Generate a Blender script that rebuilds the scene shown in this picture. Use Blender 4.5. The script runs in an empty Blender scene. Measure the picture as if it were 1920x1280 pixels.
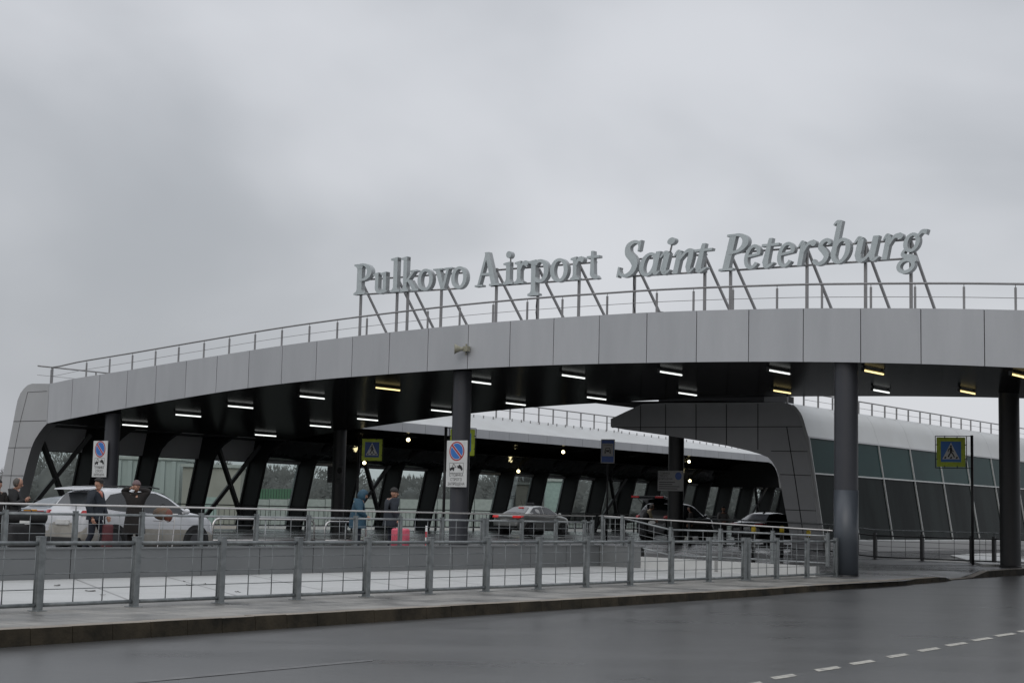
import bpy, bmesh, math, random
from mathutils import Vector, Matrix
random.seed(7)
S = bpy.context.scene
COL = S.collection
R = math.radians

# ------------------------------------------------------------------ camera
FPX = 2900.0
CZ = 1.9
pitch = math.atan(317 / FPX); roll = 0.024
fw = Vector((0, math.cos(pitch), math.sin(pitch)))
rt0 = Vector((1, 0, 0)); up0 = rt0.cross(fw)
CR = math.cos(roll) * rt0 + math.sin(roll) * up0
CU = -math.sin(roll) * rt0 + math.cos(roll) * up0
CP = Vector((0, 0, CZ))
def ray(x, y): return fw * FPX + CR * (x - 960) + CU * (640 - y)
def at(x, y, Y):
    d = ray(x, y); return CP + d * (Y / d.y)
def onz(x, y, z):
    d = ray(x, y); return CP + d * ((z - CZ) / d.z)
# site frame: u runs along the road (away, to the right), t runs across it (to the left)
ru = ray(3185, 1011); UV = Vector((ru.x, ru.y, 0)).normalized(); TV = Vector((-UV.y, UV.x, 0))
O = onz(1585, 1080, 0.2); O.z = 0
def W(u, t, z): return O + UV * u + TV * t + Vector((0, 0, z))
def ut(p):
    q = Vector(p) - O; return (q.dot(UV), q.dot(TV), p[2])
def on_u(x, y, u):
    d = ray(x, y); k = (W(u, 0, 0) - CP).dot(UV) / d.dot(UV); return ut(CP + d * k)
def on_t(x, y, t):
    d = ray(x, y); k = (W(0, t, 0) - CP).dot(TV) / d.dot(TV); return ut(CP + d * k)
YAW = math.atan2(UV.y, UV.x)        # heading of +u

cam = bpy.data.cameras.new('camera'); co = bpy.data.objects.new('camera', cam); COL.objects.link(co)
cam.sensor_width = 36; cam.lens = FPX / 1920 * 36; cam.clip_end = 5000; cam.clip_start = 0.1
M = Matrix((CR, CU, -fw)).transposed().to_4x4(); M.translation = CP
co.matrix_world = M; S.camera = co

# ------------------------------------------------------------------ helpers
WL = {}
def setp(o, label=None, cat=None, group=None, kind=None):
    if label: o['label'] = label
    if cat: o['category'] = cat
    if group: o['group'] = group
    if kind: o['kind'] = kind
    return o
def thing(name, label, cat, loc, group=None, yaw=0.0):
    o = bpy.data.objects.new(name, None); COL.objects.link(o)
    o.empty_display_size = 0.2
    o.location = loc; o.rotation_euler = (0, 0, yaw); WL[o.name] = (Vector(loc), yaw)
    return setp(o, label, cat, group)

class MB:
    """collects faces (world or local coordinates), links them as one mesh object"""
    def __init__(s): s.v = []; s.f = []; s.m = []; s.sm = []
    def add(s, vs, fs, m=0, smooth=False):
        b = len(s.v); s.v += [Vector(p) for p in vs]
        for f in fs: s.f.append([b + i for i in f]); s.m.append(m); s.sm.append(smooth)
    def quad(s, a, b, c, d, m=0): s.add([a, b, c, d], [(0, 1, 2, 3)], m)
    def hexa(s, p, m=0):
        s.add(p, [(3, 2, 1, 0), (4, 5, 6, 7), (0, 1, 5, 4), (1, 2, 6, 5), (2, 3, 7, 6), (3, 0, 4, 7)], m)
    def box(s, x0, x1, y0, y1, z0, z1, m=0, T=None):
        T = T or (lambda a, b, c: Vector((a, b, c)))
        s.hexa([T(x0, y0, z0), T(x1, y0, z0), T(x1, y1, z0), T(x0, y1, z0), T(x0, y0, z1), T(x1, y0, z1), T(x1, y1, z1), T(x0, y1, z1)], m)
    def tube(s, pts, r, n=8, m=0, smooth=True, cap=True, rs=None):
        pts = [Vector(p) for p in pts]; b = len(s.v); N = len(pts)
        for i, p in enumerate(pts):
            d = (pts[min(i + 1, N - 1)] - pts[max(i - 1, 0)]).normalized()
            a = d.cross(Vector((0, 0, 1)))
            if a.length < 1e-3: a = d.cross(Vector((1, 0, 0)))
            a.normalize(); c = d.cross(a); rr = rs[i] if rs else r
            for k in range(n):
                an = 2 * math.pi * k / n; s.v.append(p + a * (math.cos(an) * rr) + c * (math.sin(an) * rr))
        for i in range(N - 1):
            for k in range(n):
                s.f.append([b + i * n + k, b + i * n + (k + 1) % n, b + (i + 1) * n + (k + 1) % n, b + (i + 1) * n + k]); s.m.append(m); s.sm.append(smooth)
        if cap:
            s.f.append([b + k for k in range(n)][::-1]); s.m.append(m); s.sm.append(False)
            s.f.append([b + (N - 1) * n + k for k in range(n)]); s.m.append(m); s.sm.append(False)
    def bar(s, p0, p1, w, h, m=0):
        p0 = Vector(p0); p1 = Vector(p1); d = (p1 - p0).normalized(); a = d.cross(Vector((0, 0, 1)))
        if a.length < 1e-3: a = UV.copy()
        a.normalize(); c = a.cross(d); a *= w / 2; c *= h / 2
        s.hexa([p0 - a - c, p0 + a - c, p0 + a + c, p0 - a + c, p1 - a - c, p1 + a - c, p1 + a + c, p1 - a + c], m)
    def strip(s, A, B, m=0, smooth=False):
        n = len(A); s.add(list(A) + list(B), [(i, i + 1, n + i + 1, n + i) for i in range(n - 1)], m, smooth)
    def ball(s, c, r, m=0, n=12, k=8, sc=(1, 1, 1), smooth=True):
        c = Vector(c); b = len(s.v)
        for i in range(k + 1):
            th = math.pi * i / k
            for j in range(n):
                ph = 2 * math.pi * j / n
                s.v.append(c + Vector((r * sc[0] * math.sin(th) * math.cos(ph), r * sc[1] * math.sin(th) * math.sin(ph), r * sc[2] * math.cos(th))))
        for i in range(k):
            for j in range(n):
                s.f.append([b + i * n + j, b + (i + 1) * n + j, b + (i + 1) * n + (j + 1) % n, b + i * n + (j + 1) % n]); s.m.append(m); s.sm.append(smooth)
    def build(s, name, mats, parent=None, local=False, origin=None, bevel=0, smooth=None):
        me = bpy.data.meshes.new(name)
        if local: org = Vector((0, 0, 0))
        elif origin is not None: org = Vector(origin)
        elif parent is not None: org = WL[parent.name][0]
        else:
            n = len(s.v); org = Vector((sum(p.x for p in s.v) / n, sum(p.y for p in s.v) / n, min(p.z for p in s.v)))
        vs = [p - org for p in s.v]
        if parent is not None and not local and WL[parent.name][1] != 0:
            rot = Matrix.Rotation(-WL[parent.name][1], 3, 'Z'); vs = [rot @ p for p in vs]
        me.from_pydata([tuple(p) for p in vs], [], s.f)
        mats = mats if isinstance(mats, (list, tuple)) else [mats]
        for m in mats: me.materials.append(m)
        for i, p in enumerate(me.polygons):
            p.material_index = s.m[i]; p.use_smooth = s.sm[i] if smooth is None else smooth
        bm = bmesh.new(); bm.from_mesh(me)
        bmesh.ops.remove_doubles(bm, verts=bm.verts, dist=1e-5)
        bmesh.ops.recalc_face_normals(bm, faces=bm.faces)
        bm.to_mesh(me); bm.free()
        o = bpy.data.objects.new(name, me); COL.objects.link(o)
        if parent is not None: o.parent = parent
        elif not local: o.location = org; WL[o.name] = (org, 0.0)
        if bevel:
            b = o.modifiers.new('bevel', 'BEVEL'); b.width = bevel; b.segments = 2; b.limit_method = 'ANGLE'
        return o

def grand(o, parent):      # sub-part: parent sits at the same frame as its own parent
    o.parent = parent; return o

# ------------------------------------------------------------------ materials
MATS = {}
def mat(name, c, rough=0.5, metal=0.0, c2=None, scale=3.0, bump=0.0, bscale=40.0, rough2=None, spec=0.5, stretch=None, detail=6.0, emit=None, es=1.0, lo=0.35, hi=0.65, coat=0.0):
    m = bpy.data.materials.new(name); m.use_nodes = True; MATS[name] = m
    nt = m.node_tree; N = nt.nodes; L = nt.links; b = N['Principled BSDF']
    b.inputs['Base Color'].default_value = (*c, 1); b.inputs['Roughness'].default_value = rough; b.inputs['Metallic'].default_value = metal
    b.inputs['Specular IOR Level'].default_value = spec
    if coat: b.inputs['Coat Weight'].default_value = coat; b.inputs['Coat Roughness'].default_value = 0.08
    if emit: b.inputs['Emission Color'].default_value = (*emit, 1); b.inputs['Emission Strength'].default_value = es
    geo = N.new('ShaderNodeNewGeometry'); src = geo.outputs['Position']
    if stretch:
        mp = N.new('ShaderNodeMapping'); mp.inputs['Scale'].default_value = stretch[:3]
        if len(stretch) > 3: mp.inputs['Rotation'].default_value = (0, 0, stretch[3])
        L.new(src, mp.inputs['Vector']); src = mp.outputs['Vector']
    if c2 is None: c2 = tuple(x * 0.82 for x in c)
    n = N.new('ShaderNodeTexNoise'); n.inputs['Scale'].default_value = scale; n.inputs['Detail'].default_value = detail; n.inputs['Roughness'].default_value = 0.6
    L.new(src, n.inputs['Vector'])
    r = N.new('ShaderNodeMapRange'); r.inputs['From Min'].default_value = lo; r.inputs['From Max'].default_value = hi; L.new(n.outputs['Fac'], r.inputs['Value'])
    mx = N.new('ShaderNodeMix'); mx.data_type = 'RGBA'; L.new(r.outputs['Result'], mx.inputs['Factor'])
    mx.inputs['A'].default_value = (*c, 1); mx.inputs['B'].default_value = (*c2, 1)
    L.new(mx.outputs['Result'], b.inputs['Base Color'])
    if rough2 is not None:
        r2 = N.new('ShaderNodeMapRange'); r2.inputs['From Min'].default_value = lo; r2.inputs['From Max'].default_value = hi
        r2.inputs['To Min'].default_value = rough; r2.inputs['To Max'].default_value = rough2
        L.new(n.outputs['Fac'], r2.inputs['Value']); L.new(r2.outputs['Result'], b.inputs['Roughness'])
    if bump:
        n2 = N.new('ShaderNodeTexNoise'); n2.inputs['Scale'].default_value = bscale; n2.inputs['Detail'].default_value = 4; L.new(src, n2.inputs['Vector'])
        bp = N.new('ShaderNodeBump'); bp.inputs['Strength'].default_value = bump; bp.inputs['Distance'].default_value = 0.02
        L.new(n2.outputs['Fac'], bp.inputs['Height']); L.new(bp.outputs['Normal'], b.inputs['Normal'])
    return m
def node(m, t): return m.node_tree.nodes.new(t)

m_asph = mat('wet_asphalt', (0.042, 0.043, 0.043), 0.25, c2=(0.066, 0.066, 0.065), scale=0.5, bump=0.07, bscale=45, rough2=0.36, spec=0.58, stretch=(0.4, 1.1, 1, -YAW), lo=0.25, hi=0.75, detail=5)
m_pave = mat('wet_paving', (0.085, 0.084, 0.079), 0.26, c2=(0.26, 0.252, 0.232), scale=0.8, bump=0.15, bscale=30, rough2=0.65, spec=0.4, lo=0.34, hi=0.62, detail=8)
m_terr = mat('terrace_asphalt', (0.034, 0.035, 0.036), 0.10, c2=(0.05, 0.05, 0.051), scale=0.4, bump=0.12, bscale=50, rough2=0.40, spec=0.45, stretch=(0.4, 1.2, 1, -YAW), lo=0.36, hi=0.62)
m_kerb = mat('kerb_granite', (0.27, 0.235, 0.19), 0.55, c2=(0.17, 0.145, 0.115), scale=1.6, bump=0.4, bscale=22, detail=9)
m_kerbf = mat('kerb_granite_splashed_shaded', (0.046, 0.037, 0.024), 0.75, c2=(0.010, 0.009, 0.006), scale=1.7, bump=0.4, bscale=22, detail=9, spec=0.2)  # kerb fronts: road splash plus the shade on them, both put into the colour
m_wallp = mat('grey_wall_panel', (0.165, 0.172, 0.174), 0.42, 0.1, c2=(0.148, 0.155, 0.157), scale=0.6)
m_deck = mat('pale_slab', (0.50, 0.505, 0.495), 0.34, c2=(0.39, 0.395, 0.385), scale=0.6, rough2=0.6, bump=0.04, bscale=20, spec=0.35)
m_panel = mat('aluminium_panel', (0.45, 0.46, 0.475), 0.42, 0.25, c2=(0.41, 0.42, 0.435), scale=1.2, stretch=(1, 1, .22))
m_panel2 = mat('aluminium_panel_greyer', (0.425, 0.435, 0.45), 0.45, 0.25, c2=(0.385, 0.395, 0.41), scale=1.2, stretch=(1, 1, .22))
m_panelb = mat('grey_composite', (0.40, 0.405, 0.41), 0.5, 0.1, c2=(0.36, 0.365, 0.37), scale=0.4)
m_dkpanel = mat('dark_composite', (0.25, 0.252, 0.256), 0.36, 0.55, c2=(0.22, 0.222, 0.226), scale=0.5)
m_joint = mat('dark_joint', (0.02, 0.02, 0.02), 0.8)
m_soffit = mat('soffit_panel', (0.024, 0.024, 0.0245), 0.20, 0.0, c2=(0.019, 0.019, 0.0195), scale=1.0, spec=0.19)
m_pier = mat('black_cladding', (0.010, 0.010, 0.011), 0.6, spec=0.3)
m_header = mat('header_panel', (0.34, 0.33, 0.29), 0.6, c2=(0.27, 0.265, 0.235), scale=0.4)
m_col = mat('column_paint', (0.036, 0.038, 0.045), 0.42, c2=(0.031, 0.033, 0.040), scale=1.2)
m_colw = mat('column_paint_lit', (0.055, 0.064, 0.076), 0.38, c2=(0.048, 0.056, 0.067), scale=1.5)  # lower column: light falling on it painted in as a lighter tone; bluer tint its own
m_galv = mat('galvanised_steel', (0.33, 0.345, 0.35), 0.45, 0.35, c2=(0.20, 0.215, 0.22), scale=6, lo=0.3, hi=0.7)
m_galvd = mat('galvanised_weathered', (0.22, 0.235, 0.238), 0.48, 0.3, c2=(0.125, 0.137, 0.14), scale=7, lo=0.3, hi=0.7)
m_steel = mat('stainless_rail', (0.58, 0.56, 0.54), 0.28, 0.9)
m_rooft = mat('roof_rail_steel', (0.28, 0.275, 0.275), 0.4, 0.5)
m_letter = mat('letter_face', (0.46, 0.505, 0.515), 0.5, c2=(0.40, 0.445, 0.455), scale=2.0)
m_letside = mat('letter_return_shaded', (0.36, 0.38, 0.385), 0.5)  # letter sides coloured darker to stand for the shade on them
m_roofw = mat('white_roof_metal', (0.47, 0.48, 0.475), 0.4, 0.1, c2=(0.43, 0.435, 0.425), scale=0.6)
m_line = mat('road_paint', (0.42, 0.405, 0.35), 0.5, c2=(0.15, 0.148, 0.14), scale=9, lo=0.42, hi=0.72)
m_linew = mat('worn_paint', (0.105, 0.105, 0.103), 0.42, c2=(0.055, 0.055, 0.055), scale=3, lo=0.38, hi=0.62)
m_black = mat('black_metal', (0.012, 0.012, 0.013), 0.45)
m_white = mat('white_sheet', (0.62, 0.63, 0.62), 0.4, c2=(0.55, 0.56, 0.55), scale=4)
m_offw = mat('grey_white_sheet', (0.30, 0.30, 0.295), 0.5, c2=(0.30, 0.30, 0.295), scale=4)
m_blue = mat('sign_blue', (0.03, 0.16, 0.50), 0.4, c2=(0.028, 0.15, 0.46))
m_dblue = mat('sign_dark_blue', (0.018, 0.07, 0.27), 0.4)
m_red = mat('sign_red', (0.42, 0.02, 0.035), 0.4)
m_lime = mat('lime_reflector', (0.50, 0.62, 0.03), 0.45, c2=(0.36, 0.45, 0.025), scale=6)
m_ink = mat('sign_ink', (0.015, 0.015, 0.015), 0.5)
m_tube = mat('lamp_white', (0.8, 0.8, 0.8), 0.4, emit=(0.96, 1.0, 0.97), es=1.5)
m_tubey = mat('lamp_yellow', (0.8, 0.7, 0.4), 0.4, emit=(1.0, 0.80, 0.36), es=1.7)
m_fore = mat('forecourt_asphalt', (0.12, 0.121, 0.124), 0.14, c2=(0.18, 0.181, 0.183), scale=0.4, bump=0.12, bscale=50, rough2=0.42, spec=0.5, stretch=(0.4, 1.2, 1, -YAW), lo=0.36, hi=0.62)
m_globe = mat('lamp_globe', (0.8, 0.8, 0.7), 0.4, emit=(1.0, 0.86, 0.48), es=7.0)
m_reflw = mat('lamp_reflector', (0.05, 0.05, 0.05), 0.5)
m_refly = mat('lamp_reflector_warm', (0.12, 0.10, 0.05), 0.5)
m_spk = mat('speaker_beige', (0.30, 0.29, 0.22), 0.5)
m_ground = mat('far_ground', (0.10, 0.105, 0.095), 0.9, c2=(0.13, 0.13, 0.12), scale=0.05)
m_leaf = mat('dead_leaf', (0.035, 0.03, 0.025), 0.8)

def glass(name, tint, gloss):
    m = bpy.data.materials.new(name); m.use_nodes = True; nt = m.node_tree; N = nt.nodes; L = nt.links
    N.remove(N['Principled BSDF']); out = N['Material Output']
    t = N.new('ShaderNodeBsdfTransparent'); t.inputs['Color'].default_value = (*tint, 1)
    g = N.new('ShaderNodeBsdfGlossy'); g.inputs['Roughness'].default_value = 0.06; g.inputs['Color'].default_value = (0.8, 0.9, 0.88, 1)
    mx = N.new('ShaderNodeMixShader'); lw = N.new('ShaderNodeFresnel'); lw.inputs['IOR'].default_value = 1.25
    ns = N.new('ShaderNodeTexNoise'); ns.inputs['Scale'].default_value = 0.8
    mul = N.new('ShaderNodeMath'); mul.operation = 'MULTIPLY'; mul.inputs[1].default_value = gloss
    L.new(lw.outputs[0], mul.inputs[0]); L.new(mul.outputs[0], mx.inputs['Fac'])
    L.new(t.outputs[0], mx.inputs[1]); L.new(g.outputs[0], mx.inputs[2]); L.new(mx.outputs[0], out.inputs['Surface'])
    return m
m_glass = glass('window_glass', (0.66, 0.73, 0.70), 0.7)
m_teal = mat('spandrel_glass', (0.016, 0.042, 0.040), 0.10, c2=(0.012, 0.030, 0.030), scale=0.35, spec=0.045)
m_vision = mat('vision_glass', (0.004, 0.006, 0.006), 0.08, c2=(0.014, 0.019, 0.018), scale=0.5, spec=0.02, stretch=(1.2, 1.2, 0.25))

# slab joints on the pale deck, paving joints, soffit slats: patterns that belong to the surface
def add_lines(m, period, ang, width, col, period2=None):
    nt = m.node_tree; N = nt.nodes; L = nt.links; b = N['Principled BSDF']
    geo = N.new('ShaderNodeNewGeometry'); mp = N.new('ShaderNodeMapping'); mp.inputs['Rotation'].default_value = (0, 0, -ang); L.new(geo.outputs['Position'], mp.inputs['Vector'])
    sp = N.new('ShaderNodeSeparateXYZ'); L.new(mp.outputs['Vector'], sp.inputs['Vector'])
    prev = None
    for ax, pe in ((0, period), (1, period2)):
        if not pe: continue
        a = N.new('ShaderNodeMath'); a.operation = 'PINGPONG'; a.inputs[1].default_value = pe / 2; L.new(sp.outputs[ax], a.inputs[0])
        c = N.new('ShaderNodeMath'); c.operation = 'LESS_THAN'; c.inputs[1].default_value = width / 2; L.new(a.outputs[0], c.inputs[0])
        if prev is None: prev = c.outputs[0]
        else:
            mxx = N.new('ShaderNodeMath'); mxx.operation = 'MAXIMUM'; L.new(prev, mxx.inputs[0]); L.new(c.outputs[0], mxx.inputs[1]); prev = mxx.outputs[0]
    old = b.inputs['Base Color'].links[0].from_socket
    mx = N.new('ShaderNodeMix'); mx.data_type = 'RGBA'; L.new(prev, mx.inputs['Factor']); L.new(old, mx.inputs['A']); mx.inputs['B'].default_value = (*col, 1)
    L.new(mx.outputs['Result'], b.inputs['Base Color'])
add_lines(m_deck, 2.2, YAW - R(30), 0.06, (0.24, 0.24, 0.235))
add_lines(m_pave, 1.0, YAW, 0.02, (0.05, 0.05, 0.048), 0.5)
add_lines(m_soffit, 0.25, YAW, 0.03, (0.004, 0.004, 0.004), 3.736)
def satin(m, fac, rough, wav=0.0, lines=None):      # weak, even mirror sheen of lacquered metal panels
    nt = m.node_tree; N = nt.nodes; L = nt.links; b = N['Principled BSDF']; out = N['Material Output']
    b.inputs['Specular IOR Level'].default_value = 0.0
    g = N.new('ShaderNodeBsdfGlossy'); g.inputs['Roughness'].default_value = rough
    mx = N.new('ShaderNodeMixShader'); mx.inputs['Fac'].default_value = fac
    L.new(b.outputs[0], mx.inputs[1]); L.new(g.outputs[0], mx.inputs[2]); L.new(mx.outputs[0], out.inputs['Surface'])
    if wav:
        n = N.new('ShaderNodeTexNoise'); n.inputs['Scale'].default_value = 1.3; n.inputs['Detail'].default_value = 2
        bp = N.new('ShaderNodeBump'); bp.inputs['Strength'].default_value = wav; bp.inputs['Distance'].default_value = 0.12
        geo = N.new('ShaderNodeNewGeometry'); L.new(geo.outputs['Position'], n.inputs['Vector']); L.new(n.outputs['Fac'], bp.inputs['Height']); L.new(bp.outputs['Normal'], g.inputs['Normal'])
satin(m_soffit, 0.10, 0.15)
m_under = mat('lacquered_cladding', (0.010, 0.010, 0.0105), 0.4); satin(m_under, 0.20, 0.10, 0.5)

# ------------------------------------------------------------------ world and sun
w = bpy.data.worlds.new('World'); S.world = w; w.use_nodes = True
nt = w.node_tree; N = nt.nodes; L = nt.links; N.clear()
SUN_EL, SUN_AZ = R(38), R(200)
out = N.new('ShaderNodeOutputWorld'); mixs = N.new('ShaderNodeMixShader'); mixs.inputs['Fac'].default_value = 0.93
sky = N.new('ShaderNodeTexSky'); sky.sky_type = 'NISHITA'; sky.sun_disc = False; sky.sun_elevation = SUN_EL; sky.sun_rotation = SUN_AZ
sky.air_density = 1.5; sky.dust_density = 4
b1 = N.new('ShaderNodeBackground'); b1.inputs['Strength'].default_value = 0.10; L.new(sky.outputs['Color'], b1.inputs['Color'])
b2 = N.new('ShaderNodeBackground')
tc = N.new('ShaderNodeTexCoord'); mp = N.new('ShaderNodeMapping'); mp.inputs['Scale'].default_value = (1, 1, 1.7); L.new(tc.outputs['Generated'], mp.inputs['Vector'])
mp.inputs['Location'].default_value = (12.7775, -7.4850, -3.7019)
n1 = N.new('ShaderNodeTexNoise'); n1.inputs['Scale'].default_value = 2.6; n1.inputs['Detail'].default_value = 5; n1.inputs['Roughness'].default_value = 0.42; n1.inputs['Distortion'].default_value = 0.25
L.new(mp.outputs['Vector'], n1.inputs['Vector'])
mr = N.new('ShaderNodeMapRange'); mr.interpolation_type = 'SMOOTHSTEP'; mr.inputs['From Min'].default_value = 0.32; mr.inputs['From Max'].default_value = 0.66; L.new(n1.outputs['Fac'], mr.inputs['Value'])
cm = N.new('ShaderNodeMix'); cm.data_type = 'RGBA'; L.new(mr.outputs['Result'], cm.inputs['Factor'])
cm.inputs['A'].default_value = (0.425, 0.445, 0.480, 1); cm.inputs['B'].default_value = (0.690, 0.705, 0.745, 1)
sx = N.new('ShaderNodeSeparateXYZ'); L.new(tc.outputs['Generated'], sx.inputs['Vector'])
zr = N.new('ShaderNodeMapRange'); zr.interpolation_type = 'SMOOTHSTEP'; zr.inputs['From Min'].default_value = 0.33; zr.inputs['From Max'].default_value = 0.95; zr.inputs['To Min'].default_value = 1.0; zr.inputs['To Max'].default_value = 2.1
L.new(sx.outputs['Z'], zr.inputs['Value'])
vm = N.new('ShaderNodeVectorMath'); vm.operation = 'SCALE'; L.new(cm.outputs['Result'], vm.inputs[0]); L.new(zr.outputs['Result'], vm.inputs['Scale'])
L.new(vm.outputs['Vector'], b2.inputs['Color'])
L.new(b1.outputs[0], mixs.inputs[1]); L.new(b2.outputs[0], mixs.inputs[2]); L.new(mixs.outputs[0], out.inputs['Surface'])
sl = bpy.data.lights.new('sun', 'SUN'); so = bpy.data.objects.new('sun', sl); COL.objects.link(so)
sl.energy = 0.5; sl.angle = R(40); sl.color = (1.0, 0.97, 0.93)
sd = Vector((math.sin(SUN_AZ) * math.cos(SUN_EL), math.cos(SUN_AZ) * math.cos(SUN_EL), math.sin(SUN_EL)))
so.rotation_euler = sd.to_track_quat('Z', 'Y').to_euler(); so.location = (0, 0, 60)
S.view_settings.view_transform = 'Standard'; S.view_settings.look = 'None'; S.view_settings.exposure = 0.0

#==PART2==
# ================================================================== SETTING: ground, road, kerb, paving
def lerp(a, b, k): return a + (b - a) * k
def interp(x, tab):
    if x <= tab[0][0]: return tab[0][1]
    for (a, b), (c, d) in zip(tab, tab[1:]):
        if x <= c: return b + (d - b) * (x - a) / (c - a)
    return tab[-1][1]
TZ = 0.60            # level of the upper lanes
def roadz(u): return interp(u, [(-60, -0.06), (-31, -0.03), (3, 0.08), (20, 0.12), (160, 0.15)])
def terz(u, t):
    low = 0.2 + 0.0107 * max(0.0, min(u, 14.5))
    k = max(0.0, min(1.0, (t - 6.5) / 1.7)); k = k * k * (3 - 2 * k)
    return lerp(low, TZ, k)
def sheet(name, us, ts, zf, m):
    b = MB(); n = len(ts)
    b.add([W(u, t, zf(u, t)) for u in us for t in ts], [(i * n + j, i * n + j + 1, (i + 1) * n + j + 1, (i + 1) * n + j) for i in range(len(us) - 1) for j in range(n - 1)])
    o = b.build(name, m, origin=(0, 0, 0), smooth=True); setp(o, kind='structure'); return o
g = MB(); g.quad((-1500, -300, -0.35), (1500, -300, -0.35), (1500, 2500, -0.35), (-1500, 2500, -0.35)); setp(g.build('ground', m_ground, origin=(0, 0, 0)), kind='structure')
sheet('road', [-60, -45, -31, -20, -10, 3, 20, 60, 160], [-60, -20, -12, -6, -1.2], lambda u, t: roadz(u), m_asph)
sheet('terrace', [-60, -30, -8, -1.25], [8.05, 20, 41.9], lambda u, t: TZ, m_terr)
tu = [-1.2, 0, 2, 5, 8, 11, 14.6]
sheet('forecourt', tu, [-0.4, 2, 5, 6.5, 6.9, 7.3, 7.7, 8.2, 12, 25, 41.9], terz, m_fore)
sheet('access_road', [14.6, 20, 40, 90], [5.0, 6.5, 6.9, 7.3, 7.7, 8.2, 14, 41.9], terz, m_terr)
sheet('yard', [14.6, 17, 28, 60, 120], [-0.8, 2, 5.0], lambda u, t: 0.352, m_pave)
sheet('pavement', [-60, -20, -10, -1.2], [-2.32, -1, 1.0], lambda u, t: 0.2, m_pave)
sheet('pale_deck', [-60, -20, -1.2], [1.0, 4, 8.02], lambda u, t: 0.2, m_deck)
# the pavement narrows and dips at the crossing
b = MB(); q = []
for u in (-1.2, 0.5, 2.0, 2.75, 3.6, 4.5, 5.6, 6.6, 7.9, 10, 14.6, 30, 60):
    e = interp(u, [(-1.2, -2.32), (2.0, -1.75), (2.75, -1.72), (3.6, -1.5), (5.6, -1.35), (7.9, -1.1), (14.6, -1.2), (60, -1.2)])
    z = interp(u, [(2.0, 0.215), (3.5, 0.115), (5.9, 0.125), (7.9, 0.29), (14.6, 0.352)]) if u >= 2 else 0.2 + 0.0107 * max(u, 0)
    q.append((W(u, e, z), W(u, -0.4, 0.2 + 0.0107 * max(0, min(14.5, u)) + (0.0 if u > -1 else 0))))
b.strip([p[0] for p in q], [p[1] for p in q]); setp(b.build('crossing_pavement', m_fore, origin=(0, 0, 0), smooth=True), kind='structure')

# kerb stones
def kerbrun(pts, name):
    k = MB()
    for i in range(len(pts) - 1):
        (u0, t0, z0), (u1, t1, z1) = pts[i], pts[i + 1]
        n = max(1, round((u1 - u0) / 0.68))
        for j in range(n):
            a, c = j / n, (j + 1) / n; gp = 0.002
            ua, uc = lerp(u0, u1, a) + gp, lerp(u0, u1, c) - gp; ta, tc_ = lerp(t0, t1, a), lerp(t0, t1, c); za, zc = lerp(z0, z1, a), lerp(z0, z1, c)
            dz = random.uniform(-.004, .004)
            za += dz; zc += dz
            f = 0.035
            k.hexa([W(ua, ta - .02, -0.2), W(uc, tc_ - .02, -0.2), W(uc, tc_ + .28, -0.2), W(ua, ta + .28, -0.2), W(ua, ta + f - .02, za), W(uc, tc_ + f - .02, zc), W(uc, tc_ + .28, zc), W(ua, ta + .28, za)])
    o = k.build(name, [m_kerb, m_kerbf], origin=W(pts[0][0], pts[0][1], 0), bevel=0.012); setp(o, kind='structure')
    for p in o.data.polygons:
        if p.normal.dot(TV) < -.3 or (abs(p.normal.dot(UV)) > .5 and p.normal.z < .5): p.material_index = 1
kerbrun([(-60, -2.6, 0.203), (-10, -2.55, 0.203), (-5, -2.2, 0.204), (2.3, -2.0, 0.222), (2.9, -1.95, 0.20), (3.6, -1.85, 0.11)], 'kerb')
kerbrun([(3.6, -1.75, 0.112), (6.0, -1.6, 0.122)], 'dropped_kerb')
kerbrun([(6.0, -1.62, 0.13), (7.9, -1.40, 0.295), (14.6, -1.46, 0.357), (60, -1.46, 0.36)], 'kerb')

# lane markings
def mark(u0, u1, t0, t1, wd, m, name='road_marking'):
    b = MB(); sk = 0.10
    b.quad(W(u0 - sk, t0 - wd / 2, roadz(u0) + .004), W(u1 - sk, t1 - wd / 2, roadz(u1) + .004), W(u1 + sk, t1 + wd / 2, roadz(u1) + .004), W(u0 + sk, t0 + wd / 2, roadz(u0) + .004))
    setp(b.build(name, m), kind='structure')
DASH = [(1378, 1440, 1281), (1436, 1503, 1267), (1516, 1587, 1253), (1583, 1650, 1241.5), (1657, 1708, 1229.5), (1715, 1768, 1218.5), (1769, 1818, 1209), (1820, 1862, 1200), (1862, 1907, 1192), (1907, 1948, 1184.5)]
for xa, xb, y in DASH:
    pa, pb = ut(onz(xa + 6, y + 2.5, roadz(-24))), ut(onz(xb - 6, y - 2.5, roadz(-24)))
    mark(pa[0], pb[0], (pa[1] + pb[1]) / 2, (pa[1] + pb[1]) / 2, 0.17, m_line)
pa, pb = ut(onz(210, 1282, -.03)), ut(onz(700, 1238, -.03)); mark(pa[0], pb[0], pa[1], pb[1], 0.16, m_linew, 'worn_road_marking')

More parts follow.
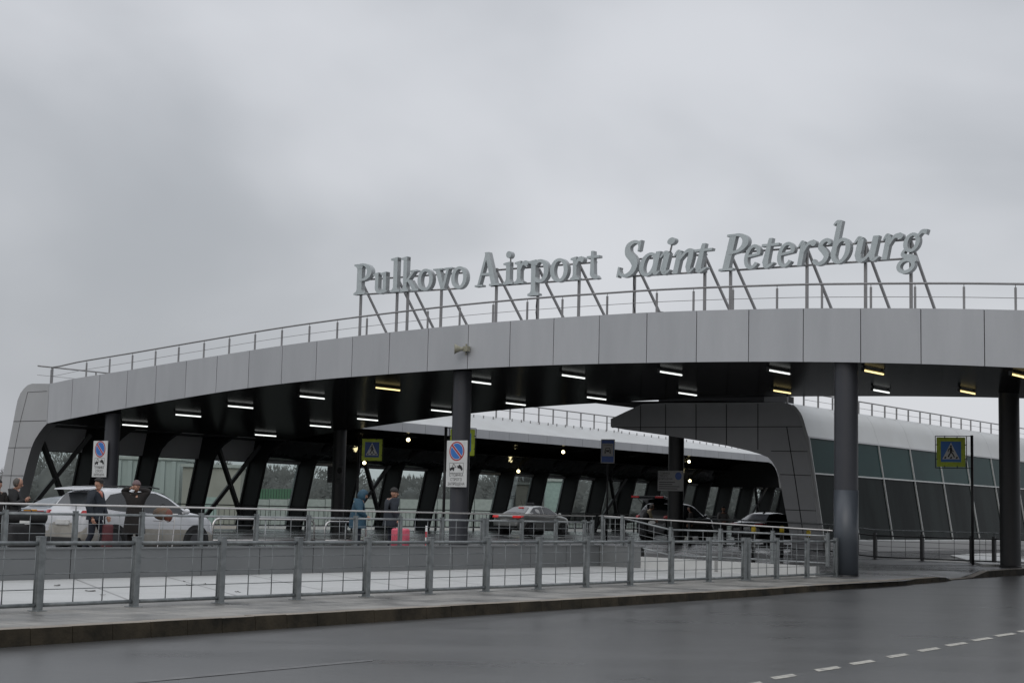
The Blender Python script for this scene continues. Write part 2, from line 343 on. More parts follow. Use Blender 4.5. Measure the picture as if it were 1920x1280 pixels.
# ------------------------------------------------------------------ retaining wall under the upper railing
rw = thing('retaining_wall', 'low grey panelled retaining wall along the pale slabs, below the upper railing', 'wall', W(-20, 8, 0.2))
b = MB(); us = [-1.195 - 1.868 * i for i in range(32)]
for a, c in zip(us[1:], us): b.box(a + .012, c - .012, 8.0, 8.03, 0.205, 0.84, T=W)
b.build('face_panels', m_wallp, rw)
b = MB(); b.box(-61, -1.3, 8.03, 8.22, 0.0, 0.835, T=W); b.box(-1.2, -1.02, 6.42, 8.22, 0.0, 0.835, T=W); b.build('wall_core', m_joint, rw)
b = MB(); b.box(-1.23, -1.2, 6.42, 7.98, 0.205, 0.84, T=W); b.build('end_panel', m_wallp, rw)
b = MB(); b.box(-61, -1.2, 7.97, 8.24, 0.84, 0.875, T=W); b.box(-1.25, -1.0, 6.4, 7.97, 0.84, 0.875, T=W); b.build('coping', m_wallp, rw)
ck = thing('low_upstand', 'low pale concrete upstand under the sloping railing beside the round column', 'wall', W(-1.1, 3, 0.2))
b = MB(); b.hexa([W(-1.25, .35, .0), W(-1.0, .35, .0), W(-1.0, 6.4, .0), W(-1.25, 6.4, .0), W(-1.25, .35, .5), W(-1.0, .35, .5), W(-1.0, 6.4, .56), W(-1.25, 6.4, .56)]); b.build('upstand_block', m_deck, ck)

# ------------------------------------------------------------------ railings of posts, tubes and wire mesh
def railing(root, pts, h, ph, nv=2, nh=3, mg=None, mp=None, pw=(0.10, 0.12), rail_r=0.028, hand=None, wire=0.006, double=()):
    """pts: list of (u,t,zbase) post places"""
    mg = mg or m_galv; mp = mp or m_galvd
    pr = bpy.data.meshes.new('post')
    for i, p in enumerate(pts):
        b = MB(); q = pts[min(i + 1, len(pts) - 1)] if i < len(pts) - 1 else p; o_ = pts[i - 1] if i == len(pts) - 1 else p
        dx = Vector((q[0] - o_[0], q[1] - o_[1])).normalized()
        nx = Vector((-dx.y, dx.x))
        T = lambda a, c, z, p=p: W(p[0] + dx.x * a + nx.x * c, p[1] + dx.y * a + nx.y * c, z)
        b.box(-pw[0] / 2, pw[0] / 2, -pw[1] / 2, pw[1] / 2, p[2] - .02, p[2] + ph, T=T)
        b.box(-pw[0] / 2 - .006, pw[0] / 2 + .006, -pw[1] / 2 - .006, pw[1] / 2 + .006, p[2] + ph, p[2] + ph + .015, T=T)
        b.box(-pw[0] * 1.0, pw[0] * 1.0, -pw[1] * .9, pw[1] * .9, p[2], p[2] + .012, T=T)
        b.build('post', mp, root, bevel=.006)
    for p, q in zip(pts, pts[1:]):
        A, B = W(*p), W(*q); d = (B - A).normalized(); L_ = (B - A).length
        if L_ < 0.35: continue
        a0, a1 = A + d * (pw[0] / 2 + .03), B - d * (pw[0] / 2 + .03)
        zt, zb = Vector((0, 0, h)), Vector((0, 0, .09))
        for zz in (zt, zb):
            b = MB(); b.tube([A + d * pw[0] / 2 + zz, B - d * pw[0] / 2 + zz], rail_r, 10); b.build('rail', mg, root)
        b = MB()
        for k in range(1, nh + 1):
            z = zb + (zt - zb) * k / (nh + 1); b.tube([a0 + z, a1 + z], wire, 5)
        for k in range(1, nv + 1):
            x = a0 + (a1 - a0) * k / (nv + 1); b.tube([x + zb, x + zt], wire * 1.35, 5)
        for x in (a0, a1): b.tube([x + zb, x + zt], wire * 1.6, 5)
        b.build('mesh_infill', mg, root)
    if hand:
        hh, hm = hand
        b = MB(); P_ = [W(p[0], p[1], p[2] + (hh(p) if callable(hh) else hh)) for p in pts]
        b.tube([P_[0] + (P_[0] - P_[1]).normalized() * .15] + P_ + [P_[-1] + (P_[-1] - P_[-2]).normalized() * .15], 0.024, 10)
        b.build('handrail', hm, root)
        for p, q in zip(pts, P_):
            b = MB(); b.tube([W(p[0], p[1], p[2] + ph), q - Vector((0, 0, .015))], .012, 6); b.build('bracket', mp, root)

NP = [78, 260, 422, 563, 694, 810, 917, 1011, 1100, 1182, 1255, 1325, 1457, 1513]
C_ = 0.0613; B_ = 195.3
nu = []
for k in range(-5, 16):
    x = (78 + k * B_) / (1 + k * C_)
    if x > 1560: break
    nu.append(on_t(x, 1000, 0.1)[0])
near = [(u, 0.1, 0.2) for u in nu]
ip = min(range(len(near)), key=lambda i: abs(near[i][0] - on_t(1389, 1000, .1)[0]))
near.insert(ip + 1, (near[ip][0] + 0.22, 0.1, 0.2)); near.append((-0.45, 0.1, 0.2))
r1 = thing('kerb_railing', 'long weathered galvanised railing with wire mesh standing on the kerbside pavement, nearest the road', 'railing', W(-28, 0.1, 0.2))
railing(r1, near, 1.03, 1.12, 2, 3, mp=m_galvd, mg=m_galvd, pw=(0.11, 0.12), wire=.0075, rail_r=.032)

ax = [8, 140, 265, 376, 480, 578, 666, 750, 828, 904, 912, 978, 1042, 1096]
au = [on_t(x, 1000, 8.1)[0] for x in ax]; st = au[1] - au[0]
au = [au[0] - st * k for k in (4, 3, 2, 1)] + au + [-1.5]
r2 = thing('upper_railing', 'pale galvanised railing with a bright round handrail on top of the low panelled wall', 'railing', W(-20, 8.1, 0.875))
railing(r2, [(u, 8.1, 0.875) for u in au], 0.72, 0.78, 2, 2, hand=(0.92, m_steel), pw=(0.09, 0.10), wire=.006)
cx = [1167, 1258, 1351, 1449, 1552]
ct = [on_u(x, 1000, -1.12)[1] for x in cx]
cz = [0.875, 0.875, 0.55, 0.53, 0.51]; ct[1] = max(ct[1], 5.0)
cpts = [(-1.12, 7.95, 0.875)] + [(-1.12, t, z) for t, z in zip(ct, cz)]
cpts[2] = (-1.12, ct[1], 0.55)
r3 = thing('sloping_railing', 'short railing with shiny sloping handrail between the low wall and the big round column', 'railing', W(-1.12, 4, 0.55))
railing(r3, cpts, 0.88, 0.95, 2, 3, hand=(lambda p: 1.80 - 0.031 * (7.95 - p[1]) - p[2], m_steel), pw=(0.09, 0.10), wire=.006)
dx_ = [1553, 1641, 1729, 1822, 1864]
dpt = []
for x in dx_:
    q = on_u(x, 1040, 14.5); dpt.append((14.5, q[1], terz(14.4, q[1])))
dpt = [(14.5, q, terz(14.4, q)) for q in (14, 11.5)] + dpt + [(14.5, dpt[-1][1] - 2.2, .355), (14.5, dpt[-1][1] - 4.5, .355)]
r4 = thing('dark_railing', 'dark grey railing with handrail crossing in front of the glass hall, behind the round column', 'railing', W(14.5, 4, 0.35))
railing(r4, dpt, 0.92, 1.0, 2, 3, mg=m_black, mp=m_black, hand=(1.14, m_galvd), pw=(0.10, 0.14), wire=.007)

# guard rail along the foot of the glazed wall
r5 = thing('wall_guard_rail', 'dark guard rail with thin upright bars along the foot of the slanting windows', 'railing', W(20, 39.4, TZ))
gu = [-1 + 3.62 * k for k in range(0, 19)]
for u in gu:
    b = MB(); b.bar(W(u, 39.5, TZ), W(u, 39.5, 1.75), .08, .08); b.build('post', m_black, r5)
for z in (1.85, 1.68, 0.85):
    b = MB(); b.tube([W(gu[0], 39.5, z), W(gu[-1], 39.5, z)], .03, 6); b.build('rail', m_black, r5)
b = MB(); u = gu[0]
while u < gu[-1]: b.bar(W(u, 39.5, .85), W(u, 39.5, 1.68), .018, .018); u += .36
b.build('bars', m_black, r5)

# ------------------------------------------------------------------ round columns
def column(u, t, z0, z1, r, label, wrap=None, m=None):
    o = thing('round_column', label, 'column', W(u, t, z0), 'round columns carrying the canopies')
    b = MB(); b.tube([W(u, t, wrap if wrap else z0 - .05), W(u, t, z1)], r, 40, cap=False); b.build('shaft', m or m_col, o)
    if wrap:
        b = MB(); b.tube([W(u, t, z0 - .05), W(u, t, wrap)], r + .008, 40, cap=True); b.build('lower_sleeve', m_colw, o)
    b = MB(); b.tube([W(u, t, z0 - .05), W(u, t, z0 + .05)], r + .02, 40); b.build('base_ring', m_black, o)
    return o
column(0.05, 0.0, 0.2, 6.75, .355, 'large round blue-grey column with a lit-toned lower sleeve at the end of the kerbside railing', 2.75)
column(0.35, 15.17, TZ, 7.05, .335, 'round grey column carrying the white no-parking sign, under the middle of the canopy edge')
column(0.35, 34.9, TZ, 5.9, .335, 'round column behind the man in the cap, at the low left end of the canopy')
c4 = onz(1895, 1062, .35); q4 = ut(c4); column(q4[0], q4[1], .352, 6.95, .36, 'nearly black round column at the right edge, beside the right-hand crossing sign', m=m_black)
# back row of columns under the canopies
column(15.2, on_u(1266, 1000, 15.2)[1], .6, 5.32, .34, 'black round column under the dark panelled gable, in front of the car with the raised tailgate', m=m_black)
column(14.2, 34.4, TZ, 6.0, .335, 'black round column behind the man in the blue hooded jacket, carrying a dull unlit sign', m=m_black)

# ================================================================== MAIN CANOPY
FT = [(-14, 7.0), (-9, 7.48), (-4.47, 7.87), (-2.57, 8.01), (-.69, 8.13), (1.16, 8.24), (3.02, 8.32), (4.91, 8.39), (6.8, 8.44), (8.67, 8.46), (10.54, 8.475), (12.42, 8.475), (14.28, 8.455), (16.18, 8.415), (18.04, 8.36), (19.93, 8.295), (21.8, 8.215), (23.69, 8.12), (25.56, 8.005), (27.4, 7.88), (29.28, 7.75), (31.16, 7.62), (32.99, 7.49), (34.85, 7.37), (36.75, 7.24), (38.54, 7.07), (39.73, 7.12), (40.6, 6.75)]
FB = [(-14, 5.35), (-9, 5.85), (-4.45, 6.26), (-.69, 6.51), (3.01, 6.68), (6.77, 6.79), (10.5, 6.86), (14.23, 6.87), (17.97, 6.81), (21.72, 6.71), (25.47, 6.51), (29.17, 6.22), (32.86, 5.88), (36.59, 5.5), (38.37, 5.3)]
def smooth_tab(tab):      # cubic (Catmull-Rom) reading of the table
    xs = [p[0] for p in tab]
    def f(x):
        i = max(0, min(len(tab) - 2, sum(1 for a in xs if a <= x) - 1))
        x0, y0 = tab[i]; x1, y1 = tab[i + 1]
        m0 = (y1 - tab[i - 1][1]) / (x1 - tab[i - 1][0]) if i > 0 else (y1 - y0) / (x1 - x0)
        m1 = (tab[i + 2][1] - y0) / (tab[i + 2][0] - x0) if i < len(tab) - 2 else (y1 - y0) / (x1 - x0)
        h = x1 - x0; s = (x - x0) / h
        return y0 * (2 * s**3 - 3 * s**2 + 1) + m0 * h * (s**3 - 2 * s**2 + s) + y1 * (-2 * s**3 + 3 * s**2) + m1 * h * (s**3 - s**2)
    return f
ft, fb = smooth_tab(FT), smooth_tab(FB)
UF, UB = -0.5, 14.5
mc = thing('main_canopy', 'big arched canopy with a grey panelled edge and black underside, nearest the road', 'canopy', W(0, 18, 0.2))
rp = random.Random(11); b = MB(); tj = [36.75 - 1.8736 * k for k in range(28)]
tj = [38.45] + tj
for a, c in zip(tj, tj[1:]):
    n = 4; g_ = 0.014; pm = rp.choice((0, 0, 1)); du = rp.uniform(-.006, .006)
    for k in range(n):
        x0 = lerp(a - g_, c + g_, k / n); x1 = lerp(a - g_, c + g_, (k + 1) / n)
        b.hexa([W(UF + du, x0, fb(x0)), W(UF + du, x1, fb(x1)), W(UF + .04, x1, fb(x1)), W(UF + .04, x0, fb(x0)), W(UF - du, x0, ft(x0)), W(UF - du, x1, ft(x1)), W(UF + .04, x1, ft(x1)), W(UF + .04, x0, ft(x0))], pm)
b.build('fascia', [m_panel, m_panel2], mc)
ts = [38.4 - (52.4) * k / 56 for k in range(57)]
b = MB()
b.strip([W(UF + .03, t, fb(t) + .02) for t in ts], [W(UF + .03, t, ft(t) - .02) for t in ts]); b.build('fascia_backing', m_joint, mc)
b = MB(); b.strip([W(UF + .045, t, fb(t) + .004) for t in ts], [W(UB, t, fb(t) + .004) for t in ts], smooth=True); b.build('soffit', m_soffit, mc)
b = MB(); b.strip([W(UF + .02, t, ft(t) - .01) for t in ts], [W(UB, t, ft(t) - .01) for t in ts], smooth=True)
b.strip([W(UB, t, fb(t) + .004) for t in ts], [W(UB, t, ft(t) - .01) for t in ts]); b.build('roof', m_panelb, mc)
LEG = [((38.45, 7.075), (38.45, 5.29)), ((39.1, 7.10), (38.72, 5.10)), ((39.73, 7.12), (39.0, 4.86)), ((40.05, 7.06), (39.22, 4.63)), ((40.31, 6.92), (39.39, 4.40)), ((40.56, 6.70), (39.52, 4.15)), ((40.75, 6.38), (39.62, 3.9)), ((40.87, 5.9), (39.70, 3.68)), ((40.97, 5.41), (39.78, 3.46)), ((41.26, 4.2), (39.95, 2.95)), ((41.55, 2.97), (40.12, 2.45)), ((42.15, .5), (40.68, .5))]
b = MB()
b.strip([W(UF, *p[0]) for p in LEG], [W(UF, *p[1]) for p in LEG])
b.strip([W(UF, *p[0]) for p in LEG], [W(UF + .7, *p[0]) for p in LEG]); b.build('leg_panels', m_panelb, mc)
b = MB(); b.strip([W(UF, *p[1]) for p in LEG], [W(UF + .55, *p[1]) for p in LEG]); b.strip([W(UF + .55, *p[0]) for p in LEG], [W(UF + .55, *p[1]) for p in LEG]); b.build('leg_reveal', m_dkpanel, mc)
b = MB()
def leg_t(z, o):
    L_ = [p[o] for p in LEG][::-1]; return interp(z, [(q[1], q[0]) for q in L_])
for z in (5.42, 4.22, 2.95): b.bar(W(UF - .003, leg_t(z, 0) - .01, z), W(UF - .003, max(leg_t(z, 1), 38.5) + .01, z), .012, .022)
prev = None
for (x, y) in ((88, 733), (52, 735), (38, 790), (28, 840), (21, 890), (15, 940)):
    q = on_u(x, y, UF - .004); p = W(*q)
    if prev is not None: b.bar(prev, p, .014, .014)
    prev = p
b.build('panel_joints', m_joint, mc)

# roof railing along the canopy edge
rr = thing('roof_railing', 'thin dark steel railing following the curved roof edge of the big canopy', 'railing', W(-.3, 18, 8.3))
PT = [38.62, 36.1, 34.5, 32.98, 31.47, 30.0, 28.44, 26.92, 25.42, 23.9, 22.39, 20.9, 19.37, 17.86, 16.36, 14.85, 13.33, 11.82, 10.32, 8.48, 6.53, 5.14, 3.7, 2.15, 0.63, -0.96, -2.34, -3.81, -5.3, -6.8, -8.3]
for t in PT:
    b = MB(); b.bar(W(-.3, t, ft(min(t, 38.5)) - .03), W(-.3, t, ft(min(t, 38.5)) + .66), .055, .055); b.tube([W(-.3, t, ft(min(t, 38.5)) + .62), W(-.3, t, ft(min(t, 38.5)) + .76)], .012, 6); b.build('post', m_rooft, rr)
b = MB(); b.tube([W(-.3, t, ft(t) + .76) for t in [38.62 - .6 * k for k in range(79)]], .034, 8); b.build('top_rail', m_rooft, rr)
b = MB(); b.tube([W(-.3, t, ft(t) + .36) for t in [38.62 - .6 * k for k in range(79)]], .010, 5); b.build('mid_wire', m_rooft, rr)
rr2 = thing('side_roof_railing', 'short straight railing running back along the left end of the canopy roof', 'railing', W(2, 38.75, 7.1))
b = MB(); b.tube([W(-.9, 38.8, 7.86), W(9, 38.8, 7.86)], .034, 8); b.build('top_rail', m_rooft, rr2)
b = MB(); b.tube([W(-.9, 38.8, 7.45), W(9, 38.8, 7.45)], .010, 5); b.build('mid_wire', m_rooft, rr2)
for u in (-.1, 2.3, 4.6, 7):
    b = MB(); b.bar(W(u, 38.8, 7.05), W(u, 38.8, 7.86), .055, .055); b.build('post', m_rooft, rr2)

# ================================================================== SLANTED WINDOW WALL (left side)
wl = thing('window_wall', 'long slanting wall of windows between black fins behind the parked cars', 'wall', W(35, 41, TZ))
PS = [3.5, 7.14, 10.78, 14.45, 18.13, 21.76, 25.4, 29.0, 32.6, 36.25, 39.87, 43.5, 47.05, 50.65, 54.2, 57.75, 61.25, 64.75, 68.24, 71.75, 75.2]
INN = [(38.42, 5.32), (38.95, 5.12), (39.45, 4.85), (39.85, 4.52), (40.1, 4.1), (40.25, 3.46), (40.5, 2.5), (41.0, .6)]
OUT = [(40.75, 5.9), (40.85, 5.4), (40.95, 5.0), (41.1, 4.6), (41.2, 4.2), (41.4, 3.46), (41.6, 2.5), (42.05, .6)]
for i, u in enumerate(PS):
    w_ = 1.0 if i == 0 else .2
    b = MB(); A = [W(u, *p) for p in INN]; B = [W(u, *p) for p in OUT]; A2 = [W(u + w_, *p) for p in INN]; B2 = [W(u + w_, *p) for p in OUT]
    b.strip(A, B); b.strip(A2, B2); b.strip(A, A2); b.strip(B, B2); b.build('fin', m_pier, wl)
def pane_t(z): return 41.22 - (z - 4.2) * 0.24
starts = [0.12] + [p + (1.0 if i == 0 else .2) for i, p in enumerate(PS[:-1])]
for i, (a, c) in enumerate(zip(starts, PS)):
    T = lambda x, y, z: W(x, pane_t(z) + y, z)
    b = MB(); b.box(a, a + .05, -.06, .06, .75, 4.2, T=T); b.box(c - .07, c, -.06, .06, .75, 4.2, T=T); b.box(a + .05, c - .07, -.06, .06, 4.14, 4.2, T=T); b.box(a + .05, c - .07, -.06, .06, .75, .82, T=T); b.box(a + .05, c - .07, -.05, .05, 1.62, 1.67, T=T)
    f_ = b.build('window', m_galvd if i in (4, 9, 10, 11, 15) else m_pier, wl)
    b = MB(); b.quad(T(a + .05, 0, .82), T(c - .07, 0, .82), T(c - .07, 0, 4.14), T(a + .05, 0, 4.14)); pn = b.build('pane', m_glass, wl); pn.parent = f_
    b = MB(); b.quad(T(a, -.02, 4.22), T(c, -.02, 4.22), T(c, -.02, 5.9), T(a, -.02, 5.9)); b.build('header_panel', m_header if i < 5 else m_pier, wl)
    if i in (0, 3, 6, 13, 19):
        B_t = lambda z: 40.75 - (z - 3) * .24
        b = MB(); b.bar(W(a + .25, B_t(5.0), 5.0), W(c - .25, B_t(.9), .9), .2, .2); b.bar(W(c - .2, B_t(5.0), 5.0), W(a + .25, B_t(.9), .9), .19, .19); b.build('cross_brace', m_black, wl)
b = MB(); b.quad(W(.2, 38.38, 5.28), W(78, 38.38, 5.28), W(78, 41.0, 5.28), W(.2, 41.0, 5.28)); b.build('bay_ceiling', m_pier, wl)
SK = [(39.73, 7.115), (40.05, 7.055), (40.31, 6.915), (40.56, 6.695), (40.75, 6.375), (40.87, 5.895), (40.97, 5.405), (41.26, 4.2)]
b = MB(); b.strip([W(UF + .7, *p) for p in SK], [W(78, *p) for p in SK], smooth=True); b.strip([W(UF + .7, p[0] - .14, p[1] - .03) for p in SK], [W(78, p[0] - .14, p[1] - .03) for p in SK], smooth=True); b.build('outer_skin', m_panelb, wl)
b = MB(); b.box(14.5, 78, 38.4, 40.8, 5.6, 7.0, T=W); b.build('roof_edge_beam', m_pier, wl)

# ================================================================== LOWER CANOPY along the window wall, beyond the first one
lc = thing('lower_canopy', 'low white-roofed canopy receding behind the big one, over the far left lane', 'canopy', W(38, 36, TZ))
EV = 34.4
b = MB(); uj = [15.2 + 1.868 * k for k in range(25)]
for a, c in zip(uj, uj[1:]): b.box(a + .012, c - .012, EV - .03, EV, 5.93, 6.42, T=W)
b.build('eave_panels', m_panel, lc)
ue = [59.99, 60.5, 61.0, 61.4, 61.75, 62.0]; zt_ = [6.42, 6.3, 5.95, 5.5, 4.9, 4.1]; zb_ = [5.93, 5.85, 5.6, 5.2, 4.7, 4.0]
b = MB(); b.strip([W(u, EV, z) for u, z in zip(ue, zt_)], [W(u, EV, z) for u, z in zip(ue, zb_)])
b.strip([W(u, EV - .02, z) for u, z in zip(ue, zt_)], [W(u, EV + .12, z) for u, z in zip(ue, zt_)]); b.build('end_curve', m_panelb, lc)
b = MB(); b.strip([W(u, EV + .12, z) for u, z in zip(ue, zt_)], [W(u, 41.2, z) for u, z in zip(ue, zt_)]); b.build('end_wall', m_pier, lc)
b = MB(); RP = [(EV - .02, 6.425), (35.2, 6.80), (36.2, 7.18), (37.2, 7.45), (38.2, 7.62), (39.2, 7.5), (40.2, 7.05)]
def rz(u, z): return 6.425 + (z - 6.425) * interp(u, [(15, 1.06), (30, 1.0), (44, .9), (60, .55), (62, .3)])
uu = [15, 22, 30, 37, 44, 52, 60.2]
for a, c in zip(uu, uu[1:]): b.strip([W(a, t, rz(a, z)) for t, z in RP], [W(c, t, rz(c, z)) for t, z in RP], smooth=True)
b.build('white_roof', m_roofw, lc)
b = MB(); UP = [(EV, 5.94), (36, 5.95), (37.5, 5.85), (38.7, 5.5), (39.4, 5.0), (39.8, 4.45), (41.0, 4.3)]
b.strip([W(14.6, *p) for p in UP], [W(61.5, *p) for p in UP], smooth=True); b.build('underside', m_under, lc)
b = MB(); b.box(15.1, 60, EV + .005, EV + .05, 5.95, 6.40, T=W); b.build('eave_backing', m_joint, lc)
b = MB()
for k in range(40):
    u = 24 + k * .93; b.bar(W(u, 36.6, rz(u, 7.28) - .02), W(u, 36.6, rz(u, 7.28) + .16), .05, .05)
b.build('snow_pegs', m_rooft, lc)
lr = thing('lower_roof_railing', 'thin dark railing on the white roof of the lower canopy', 'railing', W(38, 37.3, 7.5))
for x in (930, 956, 982, 1010, 1037, 1063, 1089, 1114, 1138, 1160):
    u = on_t(x, 790, 37.3)[0]; b = MB(); b.bar(W(u, 37.3, rz(u, 7.46) - .02), W(u, 37.3, rz(u, 7.46) + .95), .07, .07); b.build('post', m_rooft, lr)
for dz, rad, nm in ((.95, .04, 'top_rail'), (.5, .018, 'mid_rail')):
    b = MB(); b.tube([W(u, 37.3, rz(u, 7.46) + dz) for u in (24, 30, 37, 44, 47)], rad, 6); b.build(nm, m_rooft, lr)

# ================================================================== GLASS HALL with its dark gable
UG = 14.8
hl = thing('terminal_hall', 'glass hall with dark panelled gable, rounded white roof and leaning windows', 'building', W(30, 9, 0.35))
GP = [((1145, 785), (1145, 800)), ((1172, 772), (1172, 805)), ((1205, 757), (1200, 809)), ((1250, 755), (1250, 816)), ((1305, 755), (1305, 825)), ((1362, 754.5), (1362, 835)), ((1421, 754), (1405, 845)), ((1455, 754), (1425, 851)), ((1470, 754), (1440, 857)), ((1482, 757.5), (1447, 864)), ((1492, 764), (1452, 872)), ((1500, 775), (1456, 880)), ((1505, 788), (1459, 889)), ((1508.5, 801), (1462, 900)), ((1514, 817), (1465, 915)), ((1525, 893), (1470, 943)), ((1539, 990), (1478, 985)), ((1546, 1040), (1487, 1035))]
GO = [on_u(*p[0], UG)[1:] for p in GP]; GI = [on_u(*p[1], UG)[1:] for p in GP]
b = MB(); b.strip([W(UG, *p) for p in GO], [W(UG, *p) for p in GI]); b.build('gable_panels', m_dkpanel, hl)
b = MB(); b.strip([W(UG, *p) for p in GI], [W(UG + 1.2, *p) for p in GI], smooth=True); b.quad(W(UG, *GO[0]), W(UG, *GI[0]), W(UG + 1.2, *GI[0]), W(UG + 1.2, *GO[0])); b.strip([W(UG + 1.2, *p) for p in GO], [W(UG + 1.2, *p) for p in GI]); b.build('gable_reveal', m_pier, hl)
b = MB()
def gl(x0, y0, x1, y1, wd=.03): b.bar(W(*on_u(x0, y0, UG - .004)), W(*on_u(x1, y1, UG - .004)), .02, wd)
for x, ya, yb in ((1201, 760, 808), (1248, 757, 815), (1305, 757, 824), (1362, 757, 834), (1421, 756, 843)): gl(x, ya, x, yb)
gl(1147, 801, 1509, 799.5); gl(1475, 799, 1490, 893); gl(1490, 893, 1506, 1000); gl(1446, 845, 1516, 846); gl(1463, 889, 1522, 891); gl(1471, 955, 1533, 957)
b.build('gable_joints', m_joint, hl)
b = MB(); EP = [(1485, 760), (1492, 766), (1500, 777), (1505, 790), (1508.5, 803), (1513.5, 820), (1524, 893), (1538, 990)]
prev = None
for x, y in EP:
    p = W(*on_u(x, y, UG - .012))
    if prev is not None: b.bar(prev, p, .02, .13)
    prev = p
b.build('edge_trim', m_panelb, hl)
gx = [GO[k] for k in range(8, 15)]          # rounded shoulder profile from roof to eave lip
PR = [(19.5, 6.9), (13.0, 6.78), (gx[0][0] + .2, gx[0][1] + .01)] + gx
PR = [(t, z) for t, z in PR]
b = MB(); us_ = [UG + .01] + [UG + .01 + 3.49 * k for k in range(1, 34)]
for a, c in zip(us_, us_[1:]): b.strip([W(a + .006, *p) for p in PR], [W(c - .006, *p) for p in PR], smooth=True)
b.build('roof_shell', m_roofw, hl)
b = MB(); PR2 = [(t + .04 if z < 6.3 else t, z - .04) for t, z in PR]; b.strip([W(UG + .02, *p) for p in PR2], [W(us_[-1], *p) for p in PR2]); b.build('roof_underlay', m_joint, hl)
zl = gx[-1][1]; tl = gx[-1][0]
def wt(z): return tl - (zl - z) * .165
b = MB(); b.box(UG + .02, us_[-1], -.05, .14, zl - .07, zl, T=lambda a, c, z: W(a, wt(z) + c, z)); b.build('eave_lip', m_panelb, hl)
m_mull = mat('pale_mullion', (0.42, 0.43, 0.42), 0.4, 0.2)
mu = [on_t(x, y, 8.35)[0] for x, y in ((1657, 897), (1717, 901), (1771, 905), (1820, 908), (1867, 912))]
st = (mu[-1] - mu[0]) / 4; mul_ = [mu[0] - st * 2 + st * k for k in range(0, 30)]
mul_ = [UG + .05] + [m_ for m_ in mul_ if m_ > UG + 1]
T = lambda a, c, z: W(a, wt(z) + c, z)
for k, (a, c) in enumerate(zip(mul_, mul_[1:])):
    b = MB(); b.box(a - .025, a + .025, -.06, .05, .98, zl - .07, T=T); b.box(a + .025, c - .025, -.055, .05, 3.68, 3.74, T=T); b.box(a + .025, c - .025, -.05, .05, .98, 1.04, T=T)
    f_ = b.build('window', m_mull, hl)
    b = MB(); b.quad(T(a + .025, 0, 3.74), T(c - .025, 0, 3.74), T(c - .025, 0, zl - .06), T(a + .025, 0, zl - .06)); p_ = b.build('upper_pane', m_teal, hl); p_.parent = f_
    b = MB(); b.quad(T(a + .025, 0, 1.04), T(c - .025, 0, 1.04), T(c - .025, 0, 3.68), T(a + .025, 0, 3.68)); p_ = b.build('lower_pane', m_vision, hl); p_.parent = f_
b = MB(); b.box(UG + .05, mul_[-1], wt(.9) - .18, wt(.9) + .2, .2, .98, T=W); b.build('plinth', m_offw, hl)
b = MB(); q0, q1 = on_u(1235, 742, UG + .3), on_u(1433, 742, UG + .3); b.box(UG + .3, UG + 3, q1[1], q0[1], 6.5, 7.1, T=W); b.build('roof_block', m_pier, hl)
hr = thing('hall_roof_railing', 'thin railing descending along the rounded roof of the glass hall', 'railing', W(30, 9.6, 6.6))
hx = [1450, 1476, 1507, 1534, 1561, 1587, 1610, 1635, 1659, 1681, 1703, 1725, 1744, 1764, 1783, 1802, 1820, 1838, 1858, 1875]
hu = [on_t(x, 780, 9.6)[0] for x in hx]; stp = (hu[-1] - hu[1]) / (len(hu) - 2); hu += [hu[-1] + stp * k for k in range(1, 8)]
for u in hu:
    if u < UG + .02: continue
    b = MB(); b.bar(W(u, 9.6, 6.5), W(u, 9.6, 7.12), .06, .06); b.build('post', m_rooft, hr)
for z, rad, nm in ((7.16, .032, 'top_rail'), (6.86, .010, 'mid_wire')):
    b = MB(); b.tube([W(hu[2], 9.6, z), W(hu[-1], 9.6, z)], rad, 6); b.build(nm, m_rooft, hr)
# pale slab corner in the yard in front of the glass
b = MB(); pp = [onz(1782, 1040, .42), onz(1880, 1034, .42), onz(1945, 1058, .42), onz(1842, 1057, .42)]
b.hexa([Vector((p.x, p.y, .30)) for p in pp] + pp); o = b.build('pale_step', m_deck); setp(o, 'low pale stone slab in the yard behind the dark railing', 'slab')
# ================================================================== ROOFTOP LETTERING: glyphs drawn as strips in em units (cap height 1)
def hs(x0, y0, x1, y1, w0, w1=None):       # stroke with level ends
    w1 = w0 if w1 is None else w1
    return [((x0 - w0 / 2, y0), (x0 + w0 / 2, y0)), ((x1 - w1 / 2, y1), (x1 + w1 / 2, y1))]
def ring(cx, cy, rx, ry, wh, wv, a0=0, a1=360, n=26, tilt=0):
    o = []
    for k in range(n + 1):
        a = R(a0 + (a1 - a0) * k / n); ax = a - R(tilt)
        o.append(((cx + rx * math.cos(a), cy + ry * math.sin(a)), (cx + (rx - wh) * math.cos(a), cy + (ry - wv) * math.sin(a))))
    return o
def rib(pts, ws, n=7):                     # ribbon of varying width through points
    P_ = [Vector(p) for p in pts]; out = []
    P_ = [P_[0] * 2 - P_[1]] + P_ + [P_[-1] * 2 - P_[-2]]
    c = []
    for i in range(1, len(P_) - 2):
        for k in range(n):
            s = k / n; p0, p1, p2, p3 = P_[i - 1:i + 3]
            c.append((0.5 * ((2 * p1) + (p2 - p0) * s + (2 * p0 - 5 * p1 + 4 * p2 - p3) * s * s + (3 * p1 - p0 - 3 * p2 + p3) * s**3), lerp(ws[i - 1], ws[i], s)))
    c.append((P_[-2], ws[-1]))
    for i, (p, w_) in enumerate(c):
        d = (c[min(i + 1, len(c) - 1)][0] - c[max(i - 1, 0)][0]).normalized(); nn = Vector((-d.y, d.x)) * w_ / 2
        out.append((tuple(p + nn), tuple(p - nn)))
    return out
